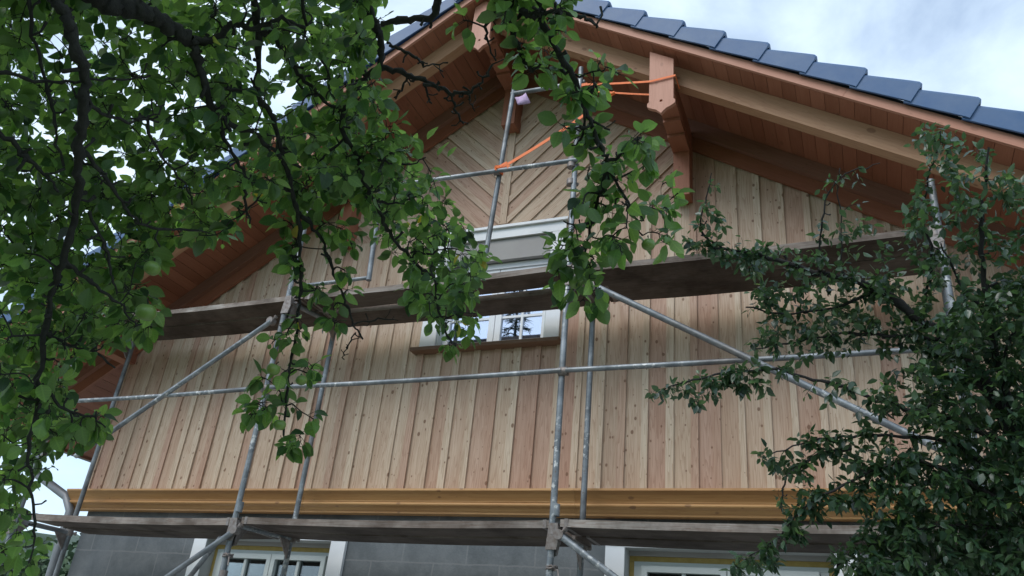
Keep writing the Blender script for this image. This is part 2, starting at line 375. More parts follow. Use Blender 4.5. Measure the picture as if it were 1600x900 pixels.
# --- masonry core with window openings
GW = [(-5.68, -4.04, 1.20, 2.80), (-1.77, -.05, 1.20, 2.815)]      # outer edges of the white surrounds, ground floor
TW = .145
def wall_holes(b, x0, x1, z0, z1, holes, y0, y1):
    xs = sorted({x0, x1, *[h[0] for h in holes], *[h[1] for h in holes]}); zs = sorted({z0, z1, *[h[2] for h in holes], *[h[3] for h in holes]})
    for i in range(len(xs)-1):
        for j in range(len(zs)-1):
            mx_, mz_ = (xs[i]+xs[i+1])/2, (zs[j]+zs[j+1])/2
            if any(h[0] < mx_ < h[1] and h[2] < mz_ < h[3] for h in holes): continue
            b.box(xs[i], xs[i+1], y0, y1, zs[j], zs[j+1])
b = MB()
holes = [(a+TW-.01, c-TW+.01, z0+.05, z1-TW+.01) for a, c, z0, z1 in GW]
wall_holes(b, XL+.02, XR-.02, -.3, 2.95, holes, YW+.05, YW+.33)
b.box(XL+.02, XL+.32, YW+.331, YB, -.3, 4.55); b.box(XR-.32, XR-.02, YW+.331, YB, -.3, 4.55)
b.box(XL+.33, XR-.33, YB-.3, YB, -.3, 4.45)
UWH = (CX-.54, CX+.54, 4.40, 5.455)
wall_holes(b, XL+.02, XR-.02, 2.951, 4.45, [(UWH[0], UWH[1], UWH[2], 4.45)], YW+.05, YW+.33)
# gable triangle above 4.45, split round the window
tri = [(XL+.02, 4.451), (XR-.02, 4.451), (XR-.02, 4.62), (CX, 7.40), (XL+.02, 4.62)]
def tri_piece(x0, x1, z0, z1):
    p = clip(clip(clip(clip(tri, 1, 0, x1), -1, 0, -x0), 0, 1, z1), 0, -1, -z0)
    if len(p) > 2 and area(p) > 1e-5: b.prism(p, (0, YW+.05, 0), (1, 0, 0), (0, 0, 1), (0, .28, 0))
tri_piece(-20, UWH[0], 0, 20); tri_piece(UWH[1], 20, 0, 20); tri_piece(UWH[0], UWH[1], UWH[3], 20)
b.build('masonry_wall', M_BLOCK, house)
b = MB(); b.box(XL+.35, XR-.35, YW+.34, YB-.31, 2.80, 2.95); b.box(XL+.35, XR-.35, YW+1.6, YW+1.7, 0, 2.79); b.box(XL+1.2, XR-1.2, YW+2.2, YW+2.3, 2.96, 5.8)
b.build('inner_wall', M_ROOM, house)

# --- timber cladding: boards and cover battens, then the chevron gable
TRANS = 5.615
WIN = (CX-.60, CX+.60, 4.37, 5.51)
def emit(b, poly, y0, y1, tone, hole=WIN, diag=None):
    """one board as a polygon in the wall's plane; split round the window"""
    p = clip(clip(poly, SL, 1, 7.40+SL*CX), -SL, 1, 7.40-SL*CX)
    if len(p) < 3 or area(p) < 3e-4: return
    xs = [q[0] for q in p]; zs = [q[1] for q in p]
    off = (random.random()*40, random.random()*40)
    pieces = [p]
    if hole and max(xs) > hole[0] and min(xs) < hole[1] and max(zs) > hole[2] and min(zs) < hole[3]:
        mid = clip(clip(p, 0, 1, hole[3]), 0, -1, -hole[2])
        pieces = [clip(p, 0, 1, hole[2]), clip(p, 0, -1, -hole[3]), clip(mid, 1, 0, hole[0]), clip(mid, -1, 0, -hole[1])]
    for q in pieces:
        if len(q) < 3 or area(q) < 3e-4: continue
        if diag is None:
            b.prism(q, (0, y1, 0), (1, 0, 0), (0, 0, 1), (0, y0-y1, 0), tone, 'B', off)
        else:
            dx, dz = diag
            A = Vector((dx, 0, dz)); B = Vector((-dz, 0, dx))
            q2 = [(x*dx+z*dz, -x*dz+z*dx) for x, z in q]
            b.prism(q2, (0, y1, 0), A, B, (0, y0-y1, 0), tone, 'A', off)
def board_tone():
    r = random.random()
    return random.uniform(.0, .3) if r < .36 else random.uniform(.36, .78)
b = MB()
x = XL-.03
while x < XR+.03:
    pitch = random.uniform(.166, .202)
    xe = min(x+pitch, XR+.03)
    lean = random.uniform(-.002, .002); TOP = 7.5 if abs(x+pitch/2-CX) > 1.86 else TRANS
    emit(b, [(x+.001, 3.065), (xe-.002, 3.065), (xe-.002+lean, TOP), (x+.001+lean, TOP)], YW-.0+random.uniform(-.002, .002), YW+.022, board_tone())
    wd = random.uniform(.046, .066); cxp = x+random.uniform(-.004, .004)
    emit(b, [(cxp-wd/2, 3.066), (cxp+wd/2, 3.066), (cxp+wd/2+lean, TOP-.001), (cxp-wd/2+lean, TOP-.001)], YW-random.uniform(.015, .019), YW-.0025, random.uniform(.72, 1.0) if random.random() < .85 else random.uniform(.05, .3))
    x += pitch
bevel(b.build('board_cladding', M_LARCH, house), .003, 1)
b = MB()
S45 = math.sqrt(.5)
for sgn in (-1, 1):
    # boards rise away from the middle strip; d is the coordinate across the boards
    for i in range(-40, 60):
        wv = .166
        for (a0, a1, y0, y1, tn) in ((0.0, wv-.006, YW-.0, YW+.022, None), (-.026, .030, YW-.016, YW-.0025, 1)):
            if tn and i % 1: continue
            d0, d1 = i*wv+a0, i*wv+a1
            # across axis: c = (-sgn*(x-CX) + (z-TRANS)) * S45
            big = 9
            u = Vector((sgn*S45, S45)); v_ = Vector((-sgn*S45, S45)); O_ = Vector((CX, TRANS))
            q = [O_+u*(-big)+v_*d0, O_+u*big+v_*d0, O_+u*big+v_*d1, O_+u*(-big)+v_*d1]
            q = [(a.x, a.y) for a in q]
            q = clip(q, -sgn, 0, -sgn*(CX+sgn*.036)); 
            if len(q) < 3: continue
            q = clip(clip(q, 0, -1, -(TRANS+.002)), sgn, 0, sgn*CX+1.80)
            if len(q) < 3: continue
            emit(b, q, y0, y1, board_tone() if not tn else random.uniform(.3, .8), None, (sgn*S45, S45))
emit(b, [(CX-.034, TRANS+.002), (CX+.034, TRANS+.002), (CX+.034, 7.5), (CX-.034, 7.5)], YW-.024, YW+.02, .8, None)
bevel(b.build('chevron_cladding', M_LARCH, house), .002, 1)

# --- moulded cornice between storeys
b = MB()
prof = [(.045, 3.064), (-.150, 3.060), (-.152, 3.043), (-.142, 3.036), (-.122, 3.020), (-.100, 2.992), (-.090, 2.975), (-.090, 2.966)]
for a in range(-80, 81, 20): prof.append((-.078-.026*math.cos(R_(a)), 2.946-.019*math.sin(R_(a)*1.0)))
prof += [(-.070, 2.920), (-.060, 2.905), (-.045, 2.893), (-.045, 2.880), (.045, 2.880)]
prev = XL-.13
for xe in (XL+2.72, XL+5.2, XR+.13):
    b.prism([(YW+y, z) for y, z in prof], (prev+.001, 0, 0), (0, 1, 0), (0, 0, 1), (xe-prev-.002, 0, 0), random.random(), 'D', (random.random()*30, 0)); prev = xe
b.build('cornice', M_OCHRE, house)

# --- upper window
uw = shell('window', (CX, YW, 4.95), 'x', 'x'); del uw['label']; del uw['category']; uw.parent = house; uw.location = (0, 0, 4.95)
b = MB()
x0, x1, z0, z1 = CX-.69, CX+.66, 4.352, 5.545
b.box(x0, CX-.53, YW-.045, YW-.026, z0, z1-.101, grain='z'); b.box(CX+.53, x1, YW-.045, YW-.026, z0, z1-.101, grain='z')
b.box(x0, x1, YW-.047, YW-.026, z1-.10, z1); b.box(x0-.02, x1+.02, YW-.075, YW-.026, z1+.001, z1+.028)
bevel(b.build('surround', M_WHITE, uw), .004)
b = MB()
b.box(CX-.529, CX-.515, YW-.026, YW+.12, 4.372, 5.457); b.box(CX+.515, CX+.529, YW-.026, YW+.12, 4.372, 5.457); b.box(CX-.514, CX+.514, YW-.026, YW+.12, 5.443, 5.457)
b.build('reveal', M_PVC, uw)
b = MB(); b.box(x0-.05, x1+.03, YW-.115, YW+.05, 4.318, 4.350); bevel(b.build('sill', M_SILL, uw), .005)
b = MB(); b.box(CX-.513, CX+.513, YW-.02, YW+.03, 5.222, 5.44); bevel(b.build('blind_box', M_BLIND, uw), .006)
b = MB(); b.box(CX-.513, CX+.513, YW+.04, YW+.10, 5.163, 5.22); bevel(b.build('transom', M_WHITE, uw), .004)
for s_ in (-1, 1):
    b = MB()
    xa, xb = (CX-.514, CX-.003) if s_ < 0 else (CX+.003, CX+.514)
    fw = .058; ya, yb = YW+.055, YW+.10
    za, zb = 4.373, 5.16
    b.box(xa, xa+fw, ya, yb, za, zb); b.box(xb-fw, xb, ya, yb, za, zb); b.box(xa+fw, xb-fw, ya, yb, za, za+fw); b.box(xa+fw, xb-fw, ya, yb, zb-fw, zb)
    xm = (xa+xb)/2
    b.box(xm-.011, xm+.011, ya+.012, yb-.002, za+fw, zb-fw)
    for zz in (4.665, 4.90):
        b.box(xa+fw, xm-.011, ya+.012, yb-.002, zz-.011, zz+.011); b.box(xm+.011, xb-fw, ya+.012, yb-.002, zz-.011, zz+.011)
    bevel(b.build('sash', M_WHITE, uw), .004)
    b = MB(); b.box(xa+fw-.01, xb-fw+.01, yb-.022, yb-.016, za+fw-.01, zb-fw+.01); b.build('pane', M_GLASS_UP, uw)
b = MB(); b.box(CX-.512, CX+.512, YW+.104, YW+.13, 4.36, 5.44); b.build('curtain', simple('pale_curtain', (.30, .33, .38), .9), uw)

# --- ground-floor windows
for (a, c, z0, z1) in GW:
    gw = bpy.data.objects.new('window', None); COL.objects.link(gw); gw.parent = house; gw.location = ((a+c)/2-CX, 0, (z0+z1)/2)
    b = MB(); y0, y1 = YW+.018, YW+.0495
    b.box(a, a+TW, y0, y1, z0, z1-TW-.001, grain='z'); b.box(c-TW, c, y0, y1, z0, z1-TW-.001, grain='z'); b.box(a, c, y0-.002, y1, z1-TW, z1)
    b.box(a-.0, c+.0, y0-.012, y1, z1+.001, z1+.02)
    bevel(b.build('surround', M_WHITE, gw), .005)
    xa, xb, zt = a+TW-.009, c-TW+.009, z1-TW+.009
    b = MB(); yi = YW+.2
    b.box(xa, xa+.012, y0+.004, yi, z0+.06, zt-.013); b.box(xb-.012, xb, y0+.004, yi, z0+.06, zt-.013); b.box(xa, xb, y0+.004, yi, zt-.012, zt)
    bevel(b.build('reveal', simple('grey_plaster_reveal', (.33, .35, .35), .8, noise=(.42, .43, .42), nscale=8), gw), .002, 1)
    b = MB(); b.box(xa+.013, xb-.013, yi-.045, yi-.01, zt-.085, zt-.048); b.box(xa+.013, xa+.05, yi-.045, yi-.01, z0+.06, zt-.086); b.box(xb-.05, xb-.013, yi-.045, yi-.01, z0+.06, zt-.086)
    b.build('sealing_tape', M_YELLOW, gw)
    b = MB(); b.box(xa+.013, xb-.013, yi-.06, yi-.01, zt-.047, zt-.0125); b.build('lintel_strip', M_BLIND, gw)
    xm = (xa+xb)/2
    b = MB(); fw = .055
    b.box(xa+.051, xb-.051, yi-.05, yi+.02, zt-.115, zt-.086); b.box(xa+.051, xa+.051+fw, yi-.05, yi+.02, z0+.06, zt-.116); b.box(xb-.051-fw, xb-.051, yi-.05, yi+.02, z0+.06, zt-.116)
    b.box(xa+.051+fw, xb-.051-fw, yi-.05, yi+.02, z0+.06, z0+.13)
    bevel(b.build('frame', M_PVC, gw), .004)
    for s_ in (-1, 1):
        p0, p1 = (xa+.107+.004, xm-.003) if s_ < 0 else (xm+.003, xb-.107-.004)
        za, zb = z0+.134, zt-.118
        b = MB(); f2 = .042
        b.box(p0, p0+f2, yi-.075, yi-.005, za, zb); b.box(p1-f2, p1, yi-.075, yi-.005, za, zb); b.box(p0+f2, p1-f2, yi-.075, yi-.005, za, za+f2); b.box(p0+f2, p1-f2, yi-.075, yi-.005, zb-f2, zb)
        pm = (p0+p1)/2
        b.box(pm-.013, pm+.013, yi-.06, yi-.01, za+f2, zb-f2)
        bevel(b.build('sash', M_PVC, gw), .004)
        b = MB(); b.box(p0+f2-.01, p1-f2+.01, yi-.035, yi-.028, za+f2-.01, zb-f2+.01); b.build('pane', M_GLASS, gw)

# --- roof
roof = bpy.data.objects.new('roof', None); COL.objects.link(roof); roof.parent = house; roof.location = (0, 0, 7.6)
S_SOF, S_VB = 7.60, 7.688
def slope_frame(s_):
    """along-slope (down), normal (up)"""
    return Vector((s_*COS, 0, -SIN)), Vector((s_*SIN, 0, COS))
EL = EV/COS
YE = YB+.7
bs = MB()
for s_ in (-1, 1):
    dn, nm = slope_frame(s_)
    d = .0
    while d < EL:
        wv = random.uniform(.112, .122); y = YV+.026; gap = .0035
        first = True
        while y < YE:
            ln = random.uniform(1.5, 3.2) if not first else random.uniform(1.2, 3.5); first = False
            ye = min(y+ln, YE)
            O_ = Vector((CX, y, S_SOF)) + dn*d
            bs.prism([(0, 0), (min(wv, EL-d)-gap, 0), (min(wv, EL-d)-gap, .018), (0, .018)], O_, dn, nm, (0, ye-y-.002, 0), random.random(), 'D', (random.random()*30, random.random()*30))
            y = ye
        d += wv
bevel(bs.build('soffit_boards', M_RED, roof), .003, 1)
b = MB()
for s_ in (-1, 1):
    dn, nm = slope_frame(s_)
    b.prism([(0, .0185), (EL, .0185), (EL, .122), (0, .122)], Vector((CX, YV+.03, S_SOF)), dn, nm, (0, YE-YV-.03, 0), .2)
b.build('roof_deck', M_ROOM, roof)
for s_ in (-1, 1):                                                  # verge boards
    dn, nm = slope_frame(s_); b = MB()
    prev = 0
    for e in (EL*.52, EL):
        b.prism([(prev, 0), (e-.002, 0), (e-.002, .074), (prev, .074)], Vector((CX, YV, S_SOF+.002)), dn, nm, (0, .025, 0), random.random(), 'A', (random.random()*20, 3)); prev = e
    bevel(b.build('verge_board', M_PLATE, roof), .004)
for s_ in (-1, 1):                                                  # outer rafters
    dn, nm = slope_frame(s_); b = MB()
    b.prism([(-.0, -.161), (EL-.1, -.161), (EL-.1, -.002), (-.0, -.002)], Vector((CX+s_*.001, 5.13, S_SOF)), dn, nm, (0, .10, 0), .3+.4*(s_ > 0), 'A', (random.random()*20, 1))
    bevel(b.build('rafter', M_BEAM, roof), .006)
    b = MB()
    b.prism([(-.0, -.13), (EL-.9, -.13), (EL-.9, -.002), (-.0, -.002)], Vector((CX+s_*.001, 5.845, S_SOF)), dn, nm, (0, .055, 0), .3, 'A', (random.random()*20, 1))
    bevel(b.build('wall_rafter', M_BEAM_DARK, roof), .006)
    b = MB()
    b.prism([(-.0, -.255), (EL-.9, -.255), (EL-.9, -.131), (-.0, -.131)], Vector((CX+s_*.001, 5.895, S_SOF)), dn, nm, (0, .03, 0), .3, 'A', (random.random()*20, 1))
    bevel(b.build('frieze_board', M_RED, roof), .006)
def tile_course(b, s_, d, ln, y0, y1, lift=.03):
    dn, nm = slope_frame(s_)
    O_ = Vector((CX, y0, S_SOF)) + dn*d
    b.prism([(0, .125), (ln, .125+lift), (ln, .148+lift), (0, .142)], O_, dn, nm, (0, y1-y0, 0), random.random())
b = MB()
for s_ in (-1, 1):
    for i in range(21): tile_course(b, s_, i*.34+.02, .38, YV+.14, YE)
b.build('roof_tiles', M_TILE, roof)
def verge_profile():
    """(outward y, normal n) of a verge tile: side flap, rounded shoulder, top"""
    p = [(-.035, -.005)]
    p += [(-.035, .10)] + [(-.035+.035*(1-math.cos(R_(a))), .10+.035*math.sin(R_(a))) for a in (18, 36, 54, 72, 90)] + [(.17, .135)]
    q = [(.17, .119), (0.0, .119)] + [(-.019+.019*(1-math.cos(R_(a))), .10+.019*math.sin(R_(a))) for a in (72, 54, 36, 18)] + [(-.019, .10), (-.019, -.005)]
    return p+q
VP_ = verge_profile()
for s_ in (-1, 1):
    dn, nm = slope_frame(s_)
    for i in range(18):
        d0, ln = ((i-1)*.384+.242, .43) if i else (.03, .255); b = MB()
        secs = [(0.0, .0, 1.0), (.30, .020, 1.0), (.78, .052, 1.0), (.93, .060, 1.0), (.98, .054, .98), (1.0, .040, .93)]
        vs_ = []; m_ = len(VP_); wob = random.uniform(-.004, .004)
        for f, lift, scl in secs:
            for (yy, nn_) in VP_:
                base_lift = lift*(1 if nn_ > .05 else .22)
                vs_.append(Vector((CX, YV+yy*1.0+wob-.012*f, S_SOF+.068)) + dn*(d0+ln*f) + nm*(nn_*scl+.012+base_lift))
        fs = [(a*m_+j, a*m_+(j+1) % m_, (a+1)*m_+(j+1) % m_, (a+1)*m_+j) for a in range(len(secs)-1) for j in range(m_)]
        fs += [tuple(range(m_-1, -1, -1)), tuple((len(secs)-1)*m_+j for j in range(m_))]
        b.faces(vs_, fs, random.random(), False)
        bevel(b.build('verge_tile', M_TILE, roof), .004)
b = MB()                                                            # ridge tiles
for i in range(28):
    y = YV-.03+i*.38
    ring = [(CX+.13*math.cos(R_(a)), S_SOF+.165+.10*math.sin(R_(a))) for a in range(0, 181, 20)]
    vs_ = [(x_, y, z_) for x_, z_ in ring]+[(CX+(x_-CX)*1.12, y+.40, z_+.012) for x_, z_ in ring]
    m_ = len(ring); b.faces(vs_, [(j, j+1, m_+j+1, m_+j) for j in range(m_-1)]+[tuple(range(m_))])
b.build('ridge_tiles', M_TILE, roof)
for s_ in (-1, 1):                                                  # fascia and gutter
    b = MB(); xe = CX+s_*EV; ze = S_SOF-SL*EV
    b.box(min(xe, xe+s_*.022), max(xe, xe+s_*.022), YV, YE, ze-.03, ze+.10, grain='y'); bevel(b.build('fascia', M_RED, roof), .004)
    b = MB(); gx_ = xe+s_*.10; ring = [(gx_+.072*math.cos(R_(a)), ze+.045+.072*math.sin(R_(a))) for a in range(180, 361, 18)]
    inner = [(gx_+.066*math.cos(R_(a)), ze+.045+.066*math.sin(R_(a))) for a in range(360, 179, -18)]
    b.prism(ring+inner, (0, YV+.02, 0), (1, 0, 0), (0, 0, 1), (0, YE-YV-.04, 0)); b.build('gutter', M_GUTTER, roof)
# downpipe on the left corner
b = MB()
path = [at(-60, 668, 6.3), at(-10, 692, 6.15), at(43, 730, 5.98), at(104, 776, 5.86), Vector((XL-.035, 5.86, 2.80)), Vector((XL-.04, 5.9, 2.2)), Vector((XL-.04, 5.9, .1))]
path = [Vector((CX-EV-.10, 6.6, S_SOF-SL*EV-.03)), Vector((CX-EV-.10, 6.55, S_SOF-SL*EV-.16))] + [at(43, 730, 5.98), at(104, 776, 5.86), Vector((XL-.06, 5.86, 2.85)), Vector((XL-.06, 5.88, 2.2)), Vector((XL-.06, 5.88, .1))]
b.tube(path, .042, 12); 
for z_ in (2.55, 1.3): b.tube([Vector((XL-.06, 5.88, z_)), Vector((XL-.06, 5.88, z_+.03))], .05, 12)
b.build('downpipe', M_GUTTER, house)

# --- purlins with shaped end boards and stepped corbels
def purlin(cx_, ridge=False, low=False):
    zt = S_SOF - SL*abs(cx_-CX) - .19
    hw = .077
    zb = zt-.16
    pu = MB(); pu.box(cx_-hw, cx_+hw, 5.02, YW+.05, zb, zt, .4, 'y')
    po = bevel(pu.build('purlin', M_RED, house), .006)
    if not low:
        z = zb
        for (ya, hgt) in ((5.20, .035), (5.38, .035), (5.55, .03)):
            c_ = MB(); c_.box(cx_-hw+.004, cx_+hw-.004, ya, YW+.05, z-hgt, z-.001, random.random(), 'y'); bevel(c_.build('corbel', M_RED, po), .012, 3); z -= hgt
        c_ = MB(); c_.box(cx_-hw+.007, cx_+hw-.007, 5.78, YW+.05, zt-.71, z-.001, .9, 'z'); bevel(c_.build('corbel', M_RED, po), .008)
    # shaped end board with a pointed foot, little shoulders and a drilled hole
    top = S_SOF - SL*abs(cx_-CX) - .012; bot = zt-.455 if not low else zt-.25
    hw2 = .098
    if ridge: tops = [(-hw2, top-SL*hw2), (0, top), (hw2, top-SL*hw2)]
    else:
        sg = 1 if cx_ > CX else -1
        tops = [(-hw2, top+sg*SL*hw2-.03), (hw2, top-sg*SL*hw2-.03)]
    side = [(hw2, bot+.13), (hw2+.014, bot+.115), (hw2+.014, bot+.085), (hw2-.004, bot+.07), (hw2-.03, bot+.055), (hw2-.055, bot+.045), (.018, bot+.02), (0, bot)]
    pts = tops + side + [(-x_, z_) for x_, z_ in side[-2::-1]]
    pts = [(cx_+x_, z_) for x_, z_ in pts]
    b = MB()
    # hole: bridge the outline to a small octagon
    hz = bot+.125; hc = [(cx_+.011*math.cos(R_(a)), hz+.011*math.sin(R_(a))) for a in range(90, -271, -30)]
    ib = next(i for i, p_ in enumerate(pts) if abs(p_[0]-cx_) < 1e-6 and p_[1] < hz)
    # split the outline in two halves along x = cx_
    def half(sgn):
        return clip(pts, -sgn, 0, -sgn*cx_)
    for sgn in (-1, 1):
        hp = half(sgn)
        # lower and upper part so that every piece stays simple around the hole
        b.prism(clip(hp, 0, -1, -(hz+.011)), (0, 4.985, 0), (1, 0, 0), (0, 0, 1), (0, .034, 0), .5, 'B', (cx_*7, 2))
        b.prism(clip(hp, 0, 1, hz-.011), (0, 4.985, 0), (1, 0, 0), (0, 0, 1), (0, .034, 0), .5, 'B', (cx_*7, 2))
        midp = clip(clip(hp, 0, 1, hz+.011), 0, -1, -(hz-.011))
        b.prism(clip(midp, -sgn, 0, -sgn*(cx_+sgn*.011)), (0, 4.985, 0), (1, 0, 0), (0, 0, 1), (0, .034, 0), .5, 'B', (cx_*7, 2))
    b.build('end_board', M_PLATE, po)
    return po
purlin(CX, ridge=True); purlin(CX+1.735); purlin(CX-1.735)
purlin(CX-HW-.02, low=True); purlin(CX+HW+.02, low=True)
MATS_READY = True

# ------------------------------------------------------------------ scaffold
YF, YI = 5.15, 5.70
PX_ = [-7.02, -4.53, -1.88, .62]
ZL, ZU = 2.69, 4.64            # top of the decks
scaf = shell('scaffold', (-3.2, 5.4, 0), 'galvanised steel tube scaffold standing in front of the timber gable', 'scaffold')
def spar(name, a, b_, r=.0245, n=12, sag=0.0, parent=None):
    a = Vector(a); b_ = Vector(b_); m = MB()
    pts = [a.lerp(b_, t)+Vector((0, 0, -sag*4*t*(1-t))) for t in [i/8 for i in range(9)]]
    m.tube(pts, r, n); return m.build(name, M_GALV, parent or scaf)
def bracket(x, z, parent):
    """welded head piece where a deck transom, a brace and a post meet"""
    m = MB(); m.prism([(YF+.02, z+.01), (YF+.10, z+.01), (YF+.10, z-.06), (YF+.04, z-.20), (YF+.02, z-.20)], (x-.018, 0, 0), (0, 1, 0), (0, 0, 1), (.036, 0, 0))
    m.build('bracket', M_CLAMP, parent)
    m = MB(); m.prism([(x-.045, z-.17), (x+.03, z-.17), (x+.045, z-.10), (x+.03, z+.0), (x-.03, z+.0)], (0, YF-.032, 0), (1, 0, 0), (0, 0, 1), (0, .012, 0))
    bevel(m.build('brace_lug', M_CLAMP, parent), .003)
    m = MB(); a = [(x+.036*math.cos(i*.7), YF+.036*math.sin(i*.7), z-.28+.012*math.sin(i*1.7)) for i in range(22)]; m.tube(a, .007, 5)
    m.tube([a[-1], (x+.06, YF-.05, z-.30), (x+.075, YF-.06, z-.36)], .006, 5); m.build('wire_tie', M_CLAMP, parent)
def clamp(p, axis, parent, r=.036, ln=.06):
    m = MB(); p = Vector(p); ax = Vector(axis).normalized(); side = ax.orthogonal().normalized()
    m.tube([p-ax*ln/2, p+ax*ln/2], [r, r], 12)
    m.tube([p+side*r*.8, p+side*(r+.03)], [.012, .012], 6); m.tube([p+side*(r+.012), p+side*(r+.03)], [.018, .018], 6)
    return m.build('coupler', M_CLAMP, parent)
random.seed(5)
ftop = [5.05, 5.75, 6.63, 4.98]
lean = [.04, -.035, -.03, .035]
for i, x in enumerate(PX_):
    xt = x+lean[i]*(ftop[i]-3.2)/2.4
    p = spar('post', (x, YF, 0), (xt, YF, ftop[i]), .0235)
    m = MB(); m.tube([(x, YF, .9), (x, YF, ZL-.42 if i == 1 else ZL-.6)], .031, 12); m.build('sleeve', M_CLAMP, p)
    if i in (1, 2):   # spigot collar at the joints
        m = MB(); m.tube([(x, YF, ZL+.02), (x, YF, ZL+.10)], .0275, 12); m.build('collar', M_GALV, p)
    xi = x + (.14 if i == 1 else .02 if i == 2 else .05)
    q = spar('post', (xi, YI, 0), (xi+lean[i]*.5, YI, ZU-.05), .023)
    for z in (ZL, ZU):
        t_ = spar('transom', (x, YF+.02, z-.075), (xi, YI-.02, z-.075), .022)
        for (xx, yy, dy) in ((x, YF, 1), (xi, YI, -1)):   # gussets between transom and posts
            m = MB(); m.prism([(yy+dy*.02, z-.09), (yy+dy*.16, z-.09), (yy+dy*.02, z-.24)], (xx-.006, 0, 0), (0, 1, 0), (0, 0, 1), (.012, 0, 0))
            m.build('gusset', M_CLAMP, t_)
        clamp((x, YF, z-.075), (0, 0, 1), p); clamp((xi, YI, z-.075), (0, 0, 1), q)
    for z in (ZL, ZU): bracket(x, z-.03, p)
    m = MB(); m.box(x-.075, x+.075, YF-.075, YF+.075, 0, .008); m.build('base_plate', M_GALV, p)
    m = MB(); m.box(xi-.075, xi+.075, YI-.075, YI+.075, 0, .008); m.build('base_plate', M_GALV, q)
# guard rails
ZR = 3.735
for i in range(3):
    x0, x1 = PX_[i], PX_[i+1]
    spar('guard_rail', (x0+(.02 if i else -.02), YF-.045 if i % 2 else YF-.042, ZR+(.0 if i else -.02)), (x1-.015, YF-.043, ZR), .0195, sag=.012 if i < 2 else .004)
    spar('guard_rail', (x0+.02, YI+.04, ZL-.12), (x1-.02, YI+.04, ZL-.12), .02) if False else None
for i in range(1, 4): clamp((PX_[i]+lean[i]*.25, YF-.02, ZR), (1, 0, 0), scaf, .034, .07)
spar('guard_rail', (PX_[1]-.03, YF-.04, 5.66), (PX_[2]+.02, YF-.04, 5.595), .0205)
# diagonal braces
spar('brace', at(118, 713, YF-.06), at(424, 502, YF-.06), .0225)
spar('brace', at(930, 447, YF-.06), at(1470, 702, YF-.06), .0235)
spar('brace', at(368, 828, YF-.05), at(215, 917, YF-.05)+Vector((-1.2, 0, -.9)), .0225)
spar('brace', at(874, 836, YF-.05), at(975, 911, YF-.05)+Vector((1.0, 0, -.66)), .0225)
spar('brace', at(345, 840, YF+.05), at(255, 945, YI)+Vector((-.3, 0, -.5)), .02)
for p_ in ((424, 502), (930, 447), (368, 828), (874, 836)): clamp(at(p_[0], p_[1], YF-.045), (0, 1, 0), scaf, .034, .06)
# guard frames standing on the upper deck
fr = spar('guard_frame_post', at(759, 398, YF+.02), at(806, 122, YF+.02), .0225)
spar('guard_frame_bar', at(799, 147, YF+.02), at(914, 128, YF+.02), .021)
spar('guard_frame_post', at(576, 438, YF+.02), at(597, 285, YF+.02), .0235)
spar('guard_frame_bar', at(470, 447, YF+.02), at(576, 434, YF+.02), .018)
spar('guard_frame_bar', at(500, 298, YF+.02), at(597, 287, YF+.02), .018)
clamp(at(777, 268, YF-.02), (1, 0, 0), scaf, .034, .06); clamp(at(893, 255, YF-.02), (0, 0, 1), scaf, .036, .09); clamp(at(892, 285, YF), (0, 0, 1), scaf, .036, .05)

# planks
def plank(x0, x1, y0, y1, ztop, th, label, dark=.5, tilt=0.0, twist=0.0):
    m = MB(); nseg = 14; prof_ = [(y0, 0), (y1, 0), (y1, -th), (y0, -th)]
    vs_ = []; uv_ = []; oo = (random.random()*30, random.random()*30)
    ph = random.uniform(0, 6)
    for i in range(nseg+1):
        t = i/nseg; x = x0+(x1-x0)*t
        for j, (y, z) in enumerate(prof_):
            edge = .003*math.sin(t*19+ph+j)
            vs_.append((x, y+edge, ztop+z+tilt*(t-.5)-.014*4*t*(1-t)+twist*(t-.5)*(y-(y0+y1)/2)))
            uv_.append((x+oo[0], oo[1]+[0, .3, .36, .66][j]))
    fs = []
    for i in range(nseg):
        for j in range(4): fs.append((i*4+j, i*4+(j+1) % 4, (i+1)*4+(j+1) % 4, (i+1)*4+j))
    fs += [(3, 2, 1, 0), (nseg*4, nseg*4+1, nseg*4+2, nseg*4+3)]
    # own uvs per corner so that the wrap-around face keeps its grain
    for f in fs:
        js = [q % 4 for q in f]; w_ = (3 in js and 0 in js and 1 not in js and 2 not in js)
        m.poly([vs_[q] for q in f][::-1], [(uv_[q][0], uv_[q][1] if not (w_ and q % 4 == 0) else oo[1]+.72) for q in f][::-1], dark*.35 if set(js) == {2, 3} else min(1, dark+.30))  # underside toned darker, other faces paler: shade put into the colour
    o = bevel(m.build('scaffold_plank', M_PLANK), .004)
    for xx, t in ((x0+.03, 0), (x1-.055, 1)):
        zt_ = ztop+tilt*(t-.5); e = MB(); e.prism([(y0-.003, zt_+.003), (y1+.003, zt_+.003), (y1+.003, zt_-th-.003), (y0-.003, zt_-th-.003)], (xx, 0, 0), (0, 1, 0), (0, 0, 1), (.025, 0, 0))
        e.build('end_band', M_CLAMP, o)
    return tag(o, label, 'plank', 'planks laid across the scaffold')
random.seed(9)
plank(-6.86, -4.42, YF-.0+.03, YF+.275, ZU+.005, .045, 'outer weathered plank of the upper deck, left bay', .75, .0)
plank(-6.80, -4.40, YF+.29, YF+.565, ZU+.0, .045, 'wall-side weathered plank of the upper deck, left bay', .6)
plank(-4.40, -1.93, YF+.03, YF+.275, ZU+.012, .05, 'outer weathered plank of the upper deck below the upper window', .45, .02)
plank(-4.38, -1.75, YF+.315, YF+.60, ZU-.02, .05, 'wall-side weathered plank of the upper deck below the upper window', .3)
plank(-1.84, .66, YF+.03, YF+.30, ZU-.005, .05, 'outer dark plank of the upper deck, right bay', .35, .01)
